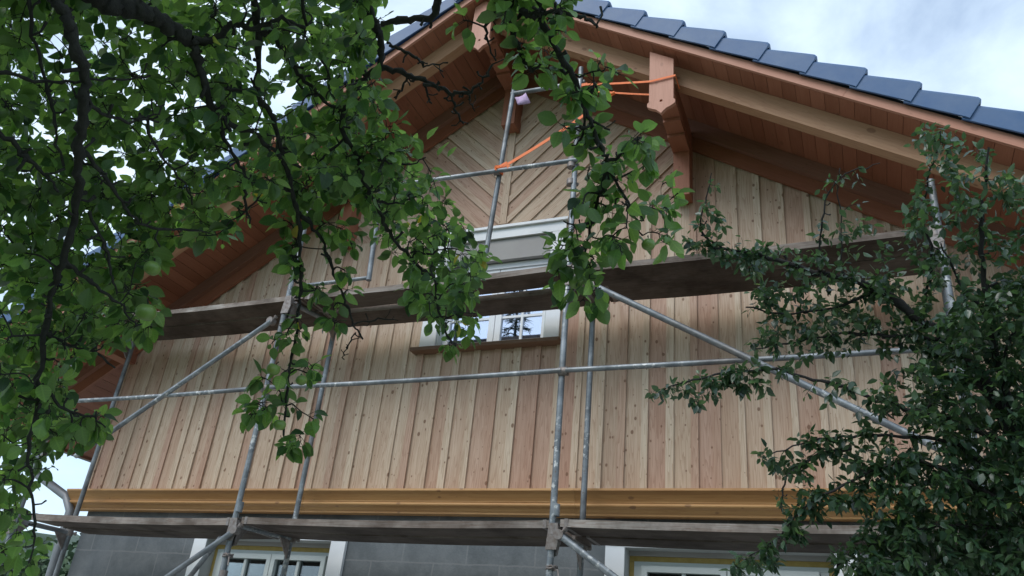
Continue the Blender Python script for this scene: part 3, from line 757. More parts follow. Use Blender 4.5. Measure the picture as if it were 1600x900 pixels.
plank(-1.74, .60, YF+.305, YF+.60, ZU-.006, .05, 'wall-side dark plank of the upper deck, right bay', .2)
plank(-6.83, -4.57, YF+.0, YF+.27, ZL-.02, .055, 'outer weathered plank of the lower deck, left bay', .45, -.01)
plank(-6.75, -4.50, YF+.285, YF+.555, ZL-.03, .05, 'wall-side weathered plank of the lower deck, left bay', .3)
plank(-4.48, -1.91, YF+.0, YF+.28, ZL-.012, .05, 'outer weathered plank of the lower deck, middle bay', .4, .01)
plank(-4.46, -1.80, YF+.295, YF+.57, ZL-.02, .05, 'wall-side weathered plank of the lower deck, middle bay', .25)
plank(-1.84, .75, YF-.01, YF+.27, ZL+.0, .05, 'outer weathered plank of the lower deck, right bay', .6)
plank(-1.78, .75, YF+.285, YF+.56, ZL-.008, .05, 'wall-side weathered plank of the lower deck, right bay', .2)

# orange lashing straps and the mauve cloth tag
def ribbon(b, pts, wd, up=Vector((0, 0, 1)), th=.003):
    pts = [Vector(p) for p in pts]
    vs_ = []; m_ = len(pts)
    for i, p in enumerate(pts):
        t = (pts[min(i+1, m_-1)]-pts[max(i-1, 0)]).normalized(); s_ = (up-t*up.dot(t)).normalized(); n_ = t.cross(s_)
        for a, c in ((-1, -1), (1, -1), (1, 1), (-1, 1)): vs_.append(p+s_*a*wd/2+n_*c*th/2)
    fs = [(i*4+j, i*4+(j+1) % 4, (i+1)*4+(j+1) % 4, (i+1)*4+j) for i in range(m_-1) for j in range(4)]+[(3, 2, 1, 0), (m_*4-4, m_*4-3, m_*4-2, m_*4-1)]
    b.faces(vs_, fs, .5, False)
def sagline(a, c, sag=.0, n_=8): return [Vector(a).lerp(Vector(c), i/n_)-Vector((0, 0, sag*4*(i/n_)*(1-i/n_))) for i in range(n_+1)]
pz = at(1035, 124, 4.975)
b = MB()
pole = at(914, 132, YF-.03)
ribbon(b, sagline(pole, Vector((pz.x-.10, 4.972, pz.z)), .004)+[Vector((pz.x+.105, 4.972, pz.z+.015)), Vector((pz.x+.112, 5.10, pz.z-.02))], .019)
ribbon(b, sagline(at(914, 141, YF-.03), Vector((pz.x-.112, 5.05, pz.z-.07)), .006), .016)
ribbon(b, [pole+Vector((.02, .0, 0)), pole+Vector((-.03, 0, .002)), pole+Vector((-.04, .05, 0)), pole+Vector((.03, .07, 0)), pole+Vector((.035, .01, -.02))], .03)
tag(b.build('lashing_strap', M_STRAP), 'orange strap tied level round the salmon end board and the tall scaffold post', 'strap')
b = MB()
k0 = at(777, 266, YF-.035)
ribbon(b, sagline(k0, at(893, 194, YF-.04), .01)+sagline(at(893, 194, YF-.04), at(957, 147, YF-.08), .0)[1:], .03)
ribbon(b, [k0+Vector((-.03, .0, .02)), k0+Vector((.0, -.03, .0)), k0+Vector((.035, 0, -.02)), k0+Vector((.03, .06, .0)), k0+Vector((-.03, .06, .01)), k0+Vector((-.035, 0, -.015)), k0+Vector((.0, -.034, .012)), k0+Vector((.04, .0, .03))], .035)
ribbon(b, [k0+Vector((.03, -.02, .02)), k0+Vector((.09, -.03, .04)), k0+Vector((.12, -.02, -.01))], .03)
b.tube([at(957, 147, YF-.08)+Vector((-.02, 0, .0)), at(957, 147, YF-.08)+Vector((.02, 0, .01))], .016, 8)
tag(b.build('lashing_strap', M_STRAP), 'orange strap slanting up from the knot on the upper guard rail', 'strap')
b = MB(); t0 = at(806, 152, YF-.01); vs_ = []
for i in range(5):
    for j in range(4): vs_.append(t0+Vector((j*.035-.01+.012*i, .02*math.sin(i*1.3+j), -.028*i+.01*j)))
b.faces(vs_, [(i*4+j, i*4+j+1, i*4+j+5, i*4+j+4) for i in range(4) for j in range(3)])
o = b.build('cloth_tag', M_TAG); so = o.modifiers.new('thick', 'SOLIDIFY'); so.thickness = .004
tag(o, 'small mauve cloth hanging below the top bar of the guard frame', 'cloth')

# ------------------------------------------------------------------ trees
def smooth(pts, n=5):
    """Catmull-Rom through the points"""
    P = [2*pts[0]-pts[1]] + list(pts) + [2*pts[-1]-pts[-2]]; o_ = []
    for i in range(1, len(P)-2):
        for k_ in range(n):
            t = k_/n; a, b_, c, d = P[i-1], P[i], P[i+1], P[i+2]
            o_.append(.5*((2*b_)+(c-a)*t+(2*a-5*b_+4*c-d)*t*t+(3*b_-a-3*c+d)*t**3))
    o_.append(P[-2]); return o_
class Leaves:
    def __init__(s, simple_=False): s.v = []; s.f = []; s.uv = []; s.t = []; s.simple = simple_
    def add(s, p, d, nrm, L, W, fold, curl, tone, rnd):
        """blade from p along d; nrm is its upper side"""
        d = d.normalized(); x = d.cross(nrm)
        if x.length < 1e-4: x = d.orthogonal()
        x.normalize(); nz = x.cross(d).normalized()
        rows = ((0, .05), (.16, .36), (.40, .50), (.66, .42), (.86, .22), (1.0, .0)) if not s.simple else ((0, .06), (.3, .48), (.68, .36), (1.0, .0))
        b = len(s.v); tw = rnd.uniform(-.5, .5); asym = rnd.uniform(.88, 1.12)
        for t, hw in rows:
            c = p + d*(L*t*(1-.18*abs(curl)*t)) - nz*(curl*L*t*t*.55)
            xx = x*math.cos(tw*t)+nz*math.sin(tw*t); zz = nz*math.cos(tw*t)-x*math.sin(tw*t)
            wv = .06*math.sin(t*11+tw*9)
            s.v += [tuple(c-xx*(hw*W*asym)+zz*(fold+wv)*hw*W), tuple(c), tuple(c+xx*(hw*W)+zz*(fold-wv)*hw*W)]
        for i in range(len(rows)-1):
            a = b+i*3
            t0, t1 = rows[i][0], rows[i+1][0]; h0, h1 = rows[i][1], rows[i+1][1]
            s.f += [(a, a+1, a+4, a+3), (a+1, a+2, a+5, a+4)]
            s.uv += [(-h0, t0), (0, t0), (0, t1), (-h1, t1), (0, t0), (h0, t0), (h1, t1), (0, t1)]
            s.t += [tone, tone]
    def build(s, name, m_, parent):
        me = bpy.data.meshes.new(name); me.from_pydata(s.v, [], s.f); me.materials.append(m_)
        ul = me.uv_layers.new(name='UVMap'); ul.data.foreach_set('uv', np.array(s.uv, 'f').ravel())
        a_ = me.attributes.new('tone', 'FLOAT', 'FACE'); a_.data.foreach_set('value', np.array(s.t, 'f'))
        me.polygons.foreach_set('use_smooth', np.ones(len(s.f), bool)); me.update()
        o_ = bpy.data.objects.new(name, me); COL.objects.link(o_); o_.parent = parent; o_.matrix_parent_inverse = parent_inv(parent); return o_
def inside(poly, x, y):
    c = False
    for i in range(len(poly)):
        (x1, y1), (x2, y2) = poly[i], poly[i-1]
        if (y1 > y) != (y2 > y) and x < (x2-x1)*(y-y1)/(y2-y1)+x1: c = not c
    return c
class Skeleton:
    def __init__(s): s.p = np.zeros((0, 3)); s.r = np.zeros(0); s.px = []
    def extend(s, pts, rad):
        s.p = np.vstack([s.p, np.array([tuple(q) for q in pts])]); s.r = np.concatenate([s.r, np.array(rad)])
    def nearest(s, q, k_=1):
        d = ((s.p-np.array(q))**2).sum(1); i = int(d.argmin()); return Vector(s.p[i]), s.r[i], math.sqrt(d[i])
def limb(m, sk, pts, r0, r1, rnd, n=5, gnarl=.01, sides=8, spurs=0.0, lump=.35):
    c = smooth([Vector(p) for p in pts], n); m_ = len(c)
    c = [p+Vector((rnd.gauss(0, gnarl), rnd.gauss(0, gnarl), rnd.gauss(0, gnarl))) if 0 < i < m_-1 else p for i, p in enumerate(c)]
    rad = [r0+(r1-r0)*(i/(m_-1)) for i in range(m_)]
    m.tube(c, [r*(1+rnd.uniform(-.18, .22)) for r in rad], sides, .5, True, lump)
    sk.extend(c, rad)
    if spurs:
        for i in range(1, m_-1):
            if rnd.random() < spurs:
                t = (c[i+1]-c[i-1]).normalized(); a = Vector((rnd.gauss(0, 1), rnd.gauss(0, 1), rnd.gauss(0, 1))); a = (a-t*a.dot(t)*.7).normalized()
                L = rnd.uniform(.015, .055); e1 = c[i]+a*L*.6; e2 = c[i]+(a+Vector((rnd.gauss(0, .3), rnd.gauss(0, .3), .25))).normalized()*L
                rr = min(rad[i]*.7, rnd.uniform(.003, .006))
                m.tube([c[i], e1, e2], [rr, rr*.9, rr*1.25], 5, .5, True, .5)
    return c

# --- the apple tree whose boughs hang into the picture from above
rnd = random.Random(21)
APPLE = shell('apple_tree', (-2.6, -.3, 0), 'old apple tree with mossy dark boughs of broad leaves hanging over the left half', 'tree')
tr, sk, tw = MB(), Skeleton(), MB()
crotch = Vector((-2.2, .0, 3.1))
limb(tr, sk, [(-2.6, -.3, -.05), (-2.58, -.25, .8), (-2.45, -.15, 1.9), (-2.3, -.05, 2.6), crotch], .17, .12, rnd, 6, .012, 14, 0, .12)
def A_(px, py, d): return away(px, py, d)
# limbs that carry the hanging boughs; they pass above and beside the frame
main1 = limb(tr, sk, [crotch, (-2.35, .9, 3.55), A_(-90, -190, 2.65), A_(60, -70, 2.6), A_(150, -8, 2.6), A_(187, 10, 2.62), A_(233, 23, 2.65), A_(273, 47, 2.68), A_(300, 63, 2.7)], .048, .017, rnd, 6, .006, 10, .3)
main2 = limb(tr, sk, [crotch, (-1.9, .8, 3.9), A_(230, -300, 2.7), A_(420, -190, 2.8), A_(560, -110, 2.85), A_(690, -70, 2.7), A_(820, -50, 2.6), A_(850, -15, 2.55)], .08, .022, rnd, 6, .006, 10, .3)
main3 = limb(tr, sk, [crotch, (-2.7, .75, 3.3), A_(-210, -60, 2.4), A_(-90, 90, 2.5), A_(-60, 300, 2.7), A_(-80, 520, 2.8)], .07, .02, rnd, 6, .006, 10, .3)
BR = [  # r0, r1, [(px, py, dist) ...]
 (.021, .009, [(85, -110, 2.5), (90, 0, 2.45), (107, 33, 2.45), (117, 73, 2.46), (130, 107, 2.48), (133, 150, 2.5), (128, 200, 2.55), (123, 250, 2.6), (122, 300, 2.66), (115, 335, 2.7), (103, 400, 2.75), (90, 433, 2.8), (77, 477, 2.84), (68, 560, 2.9), (60, 640, 2.95)]),
 (.018, .006, [(300, 63, 2.7), (307, 87, 2.7), (320, 133, 2.72), (340, 180, 2.76), (400, 213, 2.82), (430, 240, 2.86), (470, 262, 2.9)]),
 (.008, .004, [(340, 180, 2.76), (353, 220, 2.8), (380, 267, 2.85), (383, 300, 2.9), (390, 350, 2.95)]),
 (.016, .008, [(300, 63, 2.7), (333, 62, 2.74), (363, 38, 2.78), (400, 43, 2.8), (440, 30, 2.82), (480, 45, 2.85)]),
 (.012, .005, [(-70, 170, 2.6), (0, 210, 2.62), (33, 237, 2.62), (67, 270, 2.62), (92, 300, 2.63)]),
 (.007, .004, [(40, -40, 2.55), (47, 20, 2.55), (63, 100, 2.58), (83, 167, 2.6), (90, 217, 2.6), (100, 260, 2.62)]),
 (.007, .003, [(-60, 100, 2.55), (0, 113, 2.56), (70, 127, 2.56), (130, 125, 2.55), (200, 125, 2.6), (235, 118, 2.64)]),
 (.008, .003, [(135, 140, 2.5), (145, 165, 2.56), (187, 190, 2.62), (227, 186, 2.65), (257, 163, 2.66)]),
 (.006, .003, [(215, 188, 2.64), (230, 187, 2.66), (243, 230, 2.7), (287, 287, 2.75), (300, 320, 2.8)]),
 (.008, .004, [(125, 230, 2.58), (150, 260, 2.62), (190, 317, 2.7), (213, 343, 2.72), (247, 357, 2.74), (310, 360, 2.76)]),
 (.007, .003, [(140, 330, 2.68), (163, 387, 2.72), (173, 427, 2.74), (182, 460, 2.76)]),
 (.008, .003, [(100, 405, 2.76), (140, 440, 2.8), (185, 475, 2.82), (215, 510, 2.82)]),
 (.007, .003, [(72, 520, 2.88), (110, 540, 2.9), (150, 550, 2.9), (180, 575, 2.9)]),
 (.007, .003, [(64, 600, 2.93), (100, 640, 2.95), (140, 650, 2.95), (165, 668, 2.95)]),
 (.008, .003, [(62, 630, 2.95), (45, 700, 2.98), (50, 760, 3.0), (55, 830, 3.0), (45, 880, 3.0)]),
 (.014, .0045, [(380, -90, 2.8), (395, 0, 2.82), (405, 80, 2.85), (402, 143, 2.87), (427, 187, 2.9), (440, 233, 2.92), (450, 267, 2.93), (457, 300, 2.95), (467, 340, 2.97), (470, 400, 3.0), (467, 467, 3.02), (463, 517, 3.05), (453, 567, 3.07), (449, 610, 3.08), (443, 680, 3.1)]),
 (.009, .004, [(467, 333, 2.97), (490, 355, 3.0), (513, 400, 3.02), (530, 447, 3.04), (543, 480, 3.05), (553, 507, 3.06), (567, 530, 3.08)]),
 (.004, .002, [(553, 507, 3.06), (587, 500, 3.08), (622, 501, 3.1)]),
 (.004, .002, [(556, 520, 3.07), (545, 540, 3.06), (537, 552, 3.06), (538, 562, 3.06)]),
 (.022, .013, [(560, -110, 2.85), (570, 0, 2.88), (587, 40, 2.88), (596, 67, 2.88), (592, 106, 2.88)]),
 (.012, .0045, [(592, 106, 2.88), (567, 123, 2.9), (547, 153, 2.92), (535, 185, 2.93), (535, 205, 2.94), (557, 243, 2.95), (573, 290, 2.96), (580, 307, 2.97), (597, 337, 2.98), (607, 363, 3.0), (633, 393, 3.02), (657, 420, 3.03), (677, 433, 3.04), (681, 467, 3.05), (690, 500, 3.06), (697, 523, 3.07), (713, 540, 3.08)]),
 (.013, .004, [(592, 106, 2.88), (627, 113, 2.86), (663, 127, 2.85), (687, 137, 2.84), (707, 147, 2.84), (730, 143, 2.83), (753, 127, 2.82), (770, 100, 2.82)]),
 (.007, .003, [(608, 70, 2.86), (633, 80, 2.86), (657, 95, 2.85), (665, 104, 2.85), (700, 98, 2.84)]),
 (.006, .003, [(705, 147, 2.84), (713, 177, 2.84), (724, 194, 2.84)]),
 (.004, .002, [(730, 147, 2.83), (736, 160, 2.83), (742, 174, 2.83)]),
 (.005, .003, [(640, 115, 2.86), (628, 140, 2.86), (618, 155, 2.87)]),
 (.005, .003, [(664, 128, 2.85), (668, 150, 2.85), (674, 162, 2.85)]),
 (.010, .006, [(405, 60, 2.84), (420, 50, 2.86), (440, 80, 2.9), (460, 107, 2.92), (487, 137, 2.93), (507, 157, 2.93), (535, 175, 2.93)]),
 (.007, .003, [(470, -60, 2.8), (477, 30, 2.86), (500, 85, 2.9), (518, 130, 2.92), (510, 155, 2.93)]),
 (.007, .003, [(400, 143, 2.87), (360, 140, 2.86), (325, 138, 2.74)]),
 (.007, .003, [(457, 300, 2.95), (420, 290, 2.95), (395, 320, 2.96), (360, 345, 2.96)]),
 (.006, .003, [(540, 215, 2.94), (510, 240, 2.95), (485, 275, 2.96), (470, 300, 2.97)]),
 (.006, .003, [(585, 312, 2.97), (620, 318, 2.97), (655, 305, 2.97)]),
 (.006, .003, [(560, 245, 2.95), (590, 250, 2.95), (640, 258, 2.95), (665, 246, 2.95)]),
 (.005, .003, [(640, 396, 3.02), (675, 395, 3.02), (700, 388, 3.02), (735, 392, 3.02)]),
 (.016, .011, [(690, -70, 2.7), (683, 0, 2.66), (672, 27, 2.66), (633, 31, 2.7), (597, 36, 2.75)]),
 (.014, .006, [(830, -45, 2.6), (800, 0, 2.55), (803, 50, 2.55), (818, 90, 2.55), (834, 112, 2.56)]),
 (.012, .005, [(815, 15, 2.54), (833, 24, 2.52), (870, 18, 2.5), (893, 20, 2.5), (917, 29, 2.5), (934, 43, 2.5)]),
 (.013, .004, [(840, -20, 2.55), (847, 30, 2.52), (867, 70, 2.52), (890, 110, 2.53), (910, 153, 2.54), (923, 197, 2.55), (943, 240, 2.56), (950, 262, 2.57), (938, 300, 2.58), (930, 327, 2.6), (917, 377, 2.62), (907, 427, 2.64)]),
 (.008, .003, [(950, 262, 2.57), (966, 290, 2.57), (990, 330, 2.58), (1004, 368, 2.6)]),
 (.004, .002, [(890, 117, 2.53), (915, 117, 2.52), (935, 110, 2.51), (952, 106, 2.5)]),
 (.005, .003, [(927, 187, 2.55), (940, 196, 2.55), (953, 203, 2.55)]),
 (.006, .003, [(950, 250, 2.56), (975, 240, 2.56), (997, 230, 2.56)]),
 (.005, .003, [(914, 165, 2.54), (912, 210, 2.55), (893, 227, 2.55)]),
 (.005, .003, [(925, 345, 2.6), (905, 352, 2.6), (880, 345, 2.6)]),
 (.007, .003, [(790, -20, 2.58), (765, 30, 2.6), (760, 60, 2.6), (775, 95, 2.6)]),
]
for r0, r1, pts in BR:
    off = rnd.uniform(-.05, .05)
    limb(tr, sk, [A_(*p) for p in pts], r0*.8, r1*.8, rnd, 5, .0035, 7, .32 if r0 < .02 else .2, .5)
# leaf clusters: outlines of the leafy parts, clusters per 10,000 square pixels, distance
LEAFY = [
 ([(-60, -60), (600, -60), (596, 30), (575, 90), (600, 130), (622, 190), (625, 235), (560, 290), (480, 300), (400, 292), (330, 285), (150, 300), (-60, 310)], 37, 2.7, 4.2),
 ([(330, 270), (640, 200), (690, 300), (735, 370), (765, 400), (740, 440), (752, 500), (742, 528), (700, 560), (690, 525), (660, 490), (640, 440), (600, 390), (560, 330), (480, 330), (420, 330), (370, 330)], 36, 2.9, 3.8),
 ([(420, 330), (540, 330), (560, 400), (548, 470), (520, 540), (490, 590), (500, 640), (472, 690), (442, 715), (400, 695), (372, 640), (402, 590), (430, 520), (440, 440)], 13, 2.95, 3.15),
 ([(-60, 290), (340, 285), (372, 340), (345, 405), (300, 372), (262, 368), (215, 440), (245, 470), (240, 515), (185, 545), (130, 545), (105, 580), (110, 640), (165, 640), (170, 680), (110, 690), (75, 700), (50, 690), (20, 700), (-60, 700)], 46, 2.8, 4.3),
 ([(-60, 720), (0, 720), (40, 700), (85, 690), (88, 730), (60, 760), (70, 830), (60, 900), (-60, 960)], 22, 2.9, 3.9),
 ([(690, -60), (890, -60), (895, 40), (875, 75), (880, 112), (850, 110), (812, 116), (790, 80), (740, 40), (700, 30)], 14, 2.45, 2.75),
 ([(885, 110), (930, 120), (935, 190), (960, 200), (1040, 230), (1060, 300), (1058, 380), (1010, 385), (960, 400), (935, 485), (905, 495), (862, 455), (858, 395), (900, 340), (905, 280), (880, 240), (862, 195)], 15, 2.45, 2.75),
 ([(935, 85), (990, 92), (995, 125), (955, 150), (935, 120)], 11, 2.48, 2.55),
 ([(-260, -260), (900, -260), (900, -60), (-60, -60), (-60, 900), (-260, 900)], 5, 2.4, 3.1),
]
CLEAR = [[(620, 30), (690, 20), (740, 60), (790, 110), (770, 200), (690, 230), (640, 190), (605, 130), (600, 50)],
         [(440, 60), (400, 60), (390, 110), (430, 120)], [(140, 30), (185, 50), (215, 80), (185, 75), (150, 60)],
         [(30, 185), (80, 180), (85, 225), (45, 220)], [(245, 160), (290, 140), (300, 165), (260, 180)], [(160, 250), (200, 250), (205, 285), (160, 285)]]
lv = Leaves(); clusters = []
for _ in range(2600):      # the crown overhead, out of the picture, filled out to shade the left boughs
    while True:
        q = Vector((rnd.uniform(-1, 1), rnd.uniform(-1, 1), rnd.uniform(-1, 1)))
        if q.length < 1: break
    q = Vector((-2.9+q.x*2.8, .15+q.y*2.2, 4.85+q.z*1.3)); v_ = q-EYE
    dpt = v_.dot(_fw)
    if dpt > .1:
        px_, py_ = 800+FPX*v_.dot(RIGHT)/dpt, 450-FPX*v_.dot(UP)/dpt
        if -40 < px_ < 1640 and -40 < py_ < 940: continue
    clusters.append((q, rnd.random()))
for poly, dens, d0, d1 in LEAFY:
    xs = [p[0] for p in poly]; ys = [p[1] for p in poly]
    n_ = int((max(xs)-min(xs))*(max(ys)-min(ys))/1e4*dens)
    for _ in range(n_):
        x, y = rnd.uniform(min(xs), max(xs)), rnd.uniform(min(ys), max(ys))
        if not inside(poly, x, y) or any(inside(c, x, y) for c in CLEAR): continue
        clusters.append((away(x, y, rnd.uniform(d0, d1)), rnd.random()))
def tone_apple(): 
    r = rnd.random()
    return rnd.uniform(.955, 1) if r < .004 else min(.95, max(0, rnd.gauss(.5, .26)))
def order(cl): return sorted(cl, key=lambda c: ((sk.p-np.array(c[0]))**2).sum(1).min())
def rosette(p, axis, n_, L0, tonef, sp=.9):
    for k_ in range(n_):
        a = k_*2.4+rnd.uniform(-.5, .5)
        s_ = axis.orthogonal().normalized(); q = axis.cross(s_)
        out = s_*math.cos(a)+q*math.sin(a)
        d = (out*sp+axis*rnd.uniform(.1, .7)+Vector((0, 0, rnd.uniform(-.75, .10)))).normalized()
        L = L0*rnd.choice((.5, .7, .85, .95, 1.0, 1.1, 1.2))*rnd.uniform(.88, 1.1)
        base = p-axis*rnd.uniform(0, .03); st = base+d*rnd.uniform(.012, .032)
        tw.tube([base, st], [.0011, .0009], 4, .5, False)
        nrm = (Vector((0, 0, .8))+Vector((rnd.gauss(0, .7), rnd.gauss(-.15, .7), rnd.gauss(0, .3)))).normalized()
        lv.add(st, (d+Vector((0, 0, -rnd.uniform(.0, .7)))).normalized(), nrm, L, L*rnd.uniform(.58, .74), rnd.uniform(.08, .62), rnd.uniform(-.25, .85), tonef(), rnd)
for p, u in order(clusters):
    q, r, dist = sk.nearest(p)
    if dist > 1.5: continue
    p = Vector(p)
    if dist > .012:
        mid = (q+p)/2+Vector((rnd.gauss(0, .14), rnd.gauss(0, .14), rnd.gauss(.05, .12)))*dist
        c = smooth([q, mid, p], 4); rr = min(r*.8, .0032+.008*dist)
        tw.tube(c, [rr+(.0021-rr)*i/(len(c)-1) for i in range(len(c))], 5, .5, False, .5); sk.extend(c[2:], [rr*.8]*(len(c)-2))
        axis = (c[-1]-c[-2]).normalized()
    else: axis = Vector((rnd.gauss(0, 1), rnd.gauss(0, 1), .3)).normalized()
    rosette(p, axis, rnd.randint(5, 8), .056, tone_apple)
# a few single sprays in front of the gable
for px, py, d, s_ in ((668, 218, 2.95, .062), (684, 243, 2.95, .07), (700, 245, 2.95, .05)):
    lv.add(away(px, py, d), Vector((.5, -.2, .4)), Vector((0, -.5, 1)), s_, s_*.7, .25, .1, .6, rnd)
tr.build('trunk', M_BARK, APPLE); tw.build('twigs', M_BARK, APPLE); lv.build('crown', M_APPLE_LEAF, APPLE)
print('apple leaves', len(lv.t)//10)

# --- apples: hang from the tree, so they stand as things of their own
def apple(px, py, d, size, label, seed):
    rr = random.Random(seed); m = MB(); c = away(px, py, d); nr, na = 12, 20; vs_ = []
    for i in range(nr+1):
        th = math.pi*i/nr
        for j in range(na):
            a = 2*math.pi*j/na
            dim = .30*math.exp(-(th/.36)**2)+.20*math.exp(-((math.pi-th)/.33)**2)
            r = size*(1-dim)*(1+.02*math.cos(5*a)*(1-math.cos(th))/2)
            vs_.append((r*math.sin(th)*math.cos(a), r*math.sin(th)*math.sin(a), r*math.cos(th)*.92))
    m.faces(vs_, [(i*na+j, (i+1)*na+j, (i+1)*na+(j+1) % na, i*na+(j+1) % na) for i in range(nr) for j in range(na)])
    o_ = m.build('apple', M_FRUIT); o_.location = c; o_.rotation_euler = (rr.uniform(-.3, .3), rr.uniform(-.3, .3), rr.uniform(0, 6))
    s_ = MB(); s_.tube([(0, 0, size*.62), (.003, .002, size*.9), (.008, .002, size*1.25)], [.0016, .0014, .0022], 6); st = s_.build('stem', M_BARK); st.parent = o_
    return tag(o_, label, 'apple', 'green apples on the apple tree')
apple(228, 488, 2.62, .030, 'large green apple hanging in front of the left end of the upper plank', 1)
apple(427, 577, 2.92, .024, 'green apple lit pale on one side beside the second scaffold post', 2)
apple(471, 594, 2.94, .020, 'small russet green apple hanging low right of the guard rail bough', 3)
apple(437, 664, 2.96, .022, 'dull green apple at the lowest tip of the middle bough', 4)
apple(1013, 382, 2.50, .021, 'dark green apple hanging above the upper deck below the shaped end board', 5)
apple(900, 441, 2.52, .023, 'green apple half hidden in leaves before the tall scaffold post', 6)
apple(238, 419, 2.60, .024, 'green apple against the red soffit just above the largest apple', 7)
apple(528, 408, 2.98, .013, 'tiny yellow green apple beside the thin middle bough', 8)

# --- the small-leaved plum tree on the right
rnd = random.Random(77)
PLUM = shell('plum_tree', (1.15, 3.55, 0), 'dense dark small leaved fruit tree standing before the right side of the scaffold', 'tree')
tr, sk, tw, lv = MB(), Skeleton(), MB(), Leaves(True)
limb(tr, sk, [(1.15, 3.55, -.05), (1.12, 3.5, .9), (1.02, 3.48, 1.7), A_(1640, 800, 3.95)], .085, .05, rnd, 5, .006, 12, 0, .15)
PB = [
 (.032, .005, [(1640, 800, 3.95), (1590, 690, 4.0), (1500, 545, 4.05), (1440, 503, 4.05), (1387, 462, 4.05), (1340, 440, 4.03), (1230, 411, 4.0), (1170, 395, 3.98), (1105, 385, 3.95)]),
 (.016, .004, [(1600, 720, 4.0), (1557, 560, 3.95), (1540, 450, 3.92), (1533, 383, 3.9), (1537, 313, 3.9), (1545, 230, 3.9)]),
 (.006, .002, [(1290, 424, 4.0), (1277, 415, 4.0), (1283, 367, 4.0), (1290, 310, 4.0), (1322, 270, 4.0), (1375, 255, 4.0)]),
 (.005, .002, [(1330, 437, 4.0), (1317, 423, 4.0), (1312, 333, 4.0), (1305, 285, 4.0)]),
 (.006, .002, [(1130, 390, 3.96), (1095, 360, 3.95), (1105, 310, 3.95), (1112, 270, 3.95)]),
 (.007, .002, [(1440, 505, 4.05), (1455, 400, 4.0), (1440, 330, 4.0), (1462, 250, 4.0), (1470, 205, 4.0)]),
 (.012, .002, [(1560, 690, 4.0), (1480, 655, 3.95), (1400, 635, 3.92), (1330, 610, 3.9), (1270, 592, 3.88), (1200, 577, 3.86), (1120, 585, 3.85), (1060, 600, 3.84), (1015, 622, 3.83)]),
 (.010, .002, [(1560, 740, 3.95), (1480, 690, 3.9), (1400, 682, 3.88), (1330, 680, 3.86), (1250, 692, 3.85), (1195, 716, 3.84)]),
 (.010, .002, [(1580, 790, 3.9), (1470, 730, 3.85), (1400, 722, 3.84), (1330, 752, 3.83), (1260, 790, 3.82), (1215, 840, 3.82), (1150, 885, 3.82)]),
 (.008, .002, [(1330, 700, 3.86), (1270, 715, 3.85), (1225, 755, 3.84), (1222, 800, 3.84)]),
 (.010, .002, [(1580, 830, 3.9), (1480, 820, 3.88), (1400, 840, 3.86), (1330, 865, 3.85), (1300, 900, 3.85)]),
 (.010, .003, [(1480, 530, 4.05), (1400, 525, 4.0), (1330, 520, 3.98), (1260, 530, 3.96), (1180, 545, 3.95)]),
 (.008, .003, [(1370, 455, 4.05), (1300, 480, 4.0), (1230, 490, 3.98), (1165, 480, 3.97)]),
 (.008, .003, [(1560, 575, 3.95), (1600, 480, 3.95), (1640, 400, 3.95)]),
 (.008, .003, [(1550, 500, 3.93), (1500, 440, 3.95), (1470, 380, 3.95)]),
]
for r0, r1, pts in PB: limb(tr, sk, [A_(*p) for p in pts], r0, r1, rnd, 5, .004, 7, .12, .25)
PLEAFY = [
 ([(1440, 520), (1500, 470), (1600, 430), (1660, 430), (1680, 960), (1330, 960), (1350, 880), (1400, 800), (1420, 700), (1430, 600)], 165, 3.7, 4.5),
 ([(1330, 600), (1430, 560), (1440, 960), (1290, 960), (1320, 850), (1370, 770), (1340, 700)], 30, 3.75, 4.2),
 ([(1190, 375), (1260, 395), (1340, 410), (1400, 420), (1450, 470), (1450, 560), (1400, 560), (1330, 545), (1260, 560), (1170, 555), (1150, 535), (1190, 520), (1160, 480), (1190, 470), (1140, 430)], 66, 3.9, 4.2),
 ([(1085, 320), (1130, 330), (1130, 360), (1200, 375), (1200, 410), (1140, 410), (1090, 395), (1068, 385)], 50, 3.92, 4.0),
 ([(1095, 262), (1135, 270), (1125, 310), (1110, 320), (1085, 315), (1098, 290)], 11, 3.93, 4.0),
 ([(1275, 255), (1310, 262), (1370, 240), (1410, 240), (1395, 270), (1330, 300), (1350, 320), (1330, 350), (1300, 340), (1290, 310), (1272, 290)], 10, 3.95, 4.05),
 ([(1270, 340), (1340, 345), (1420, 360), (1430, 410), (1330, 400), (1270, 380)], 26, 3.95, 4.1),
 ([(1410, 225), (1450, 190), (1480, 200), (1530, 230), (1600, 280), (1640, 300), (1640, 440), (1560, 460), (1500, 480), (1440, 460), (1430, 390), (1400, 340), (1420, 300), (1440, 260)], 40, 3.8, 4.2),
 ([(1010, 610), (1060, 592), (1120, 575), (1200, 565), (1280, 585), (1400, 620), (1400, 655), (1330, 640), (1250, 625), (1190, 612), (1120, 622), (1070, 650), (1050, 640), (1030, 625)], 62, 3.8, 3.9),
 ([(1020, 563), (1090, 570), (1080, 580), (1020, 575)], 14, 3.83, 3.88),
 ([(1180, 705), (1240, 675), (1330, 660), (1420, 670), (1430, 770), (1380, 780), (1340, 740), (1290, 730), (1260, 750), (1240, 820), (1215, 800), (1200, 740)], 42, 3.8, 3.92),
 ([(1235, 800), (1260, 765), (1330, 745), (1400, 755), (1400, 830), (1330, 790), (1270, 830), (1210, 895), (1120, 900), (1160, 865), (1200, 850)], 58, 3.78, 3.9),
 ([(1300, 860), (1340, 830), (1400, 830), (1400, 900), (1310, 900)], 55, 3.8, 3.9),
 ([(1660, 250), (1820, 300), (1820, 960), (1680, 960)], 30, 3.6, 4.4),
]
clusters = []
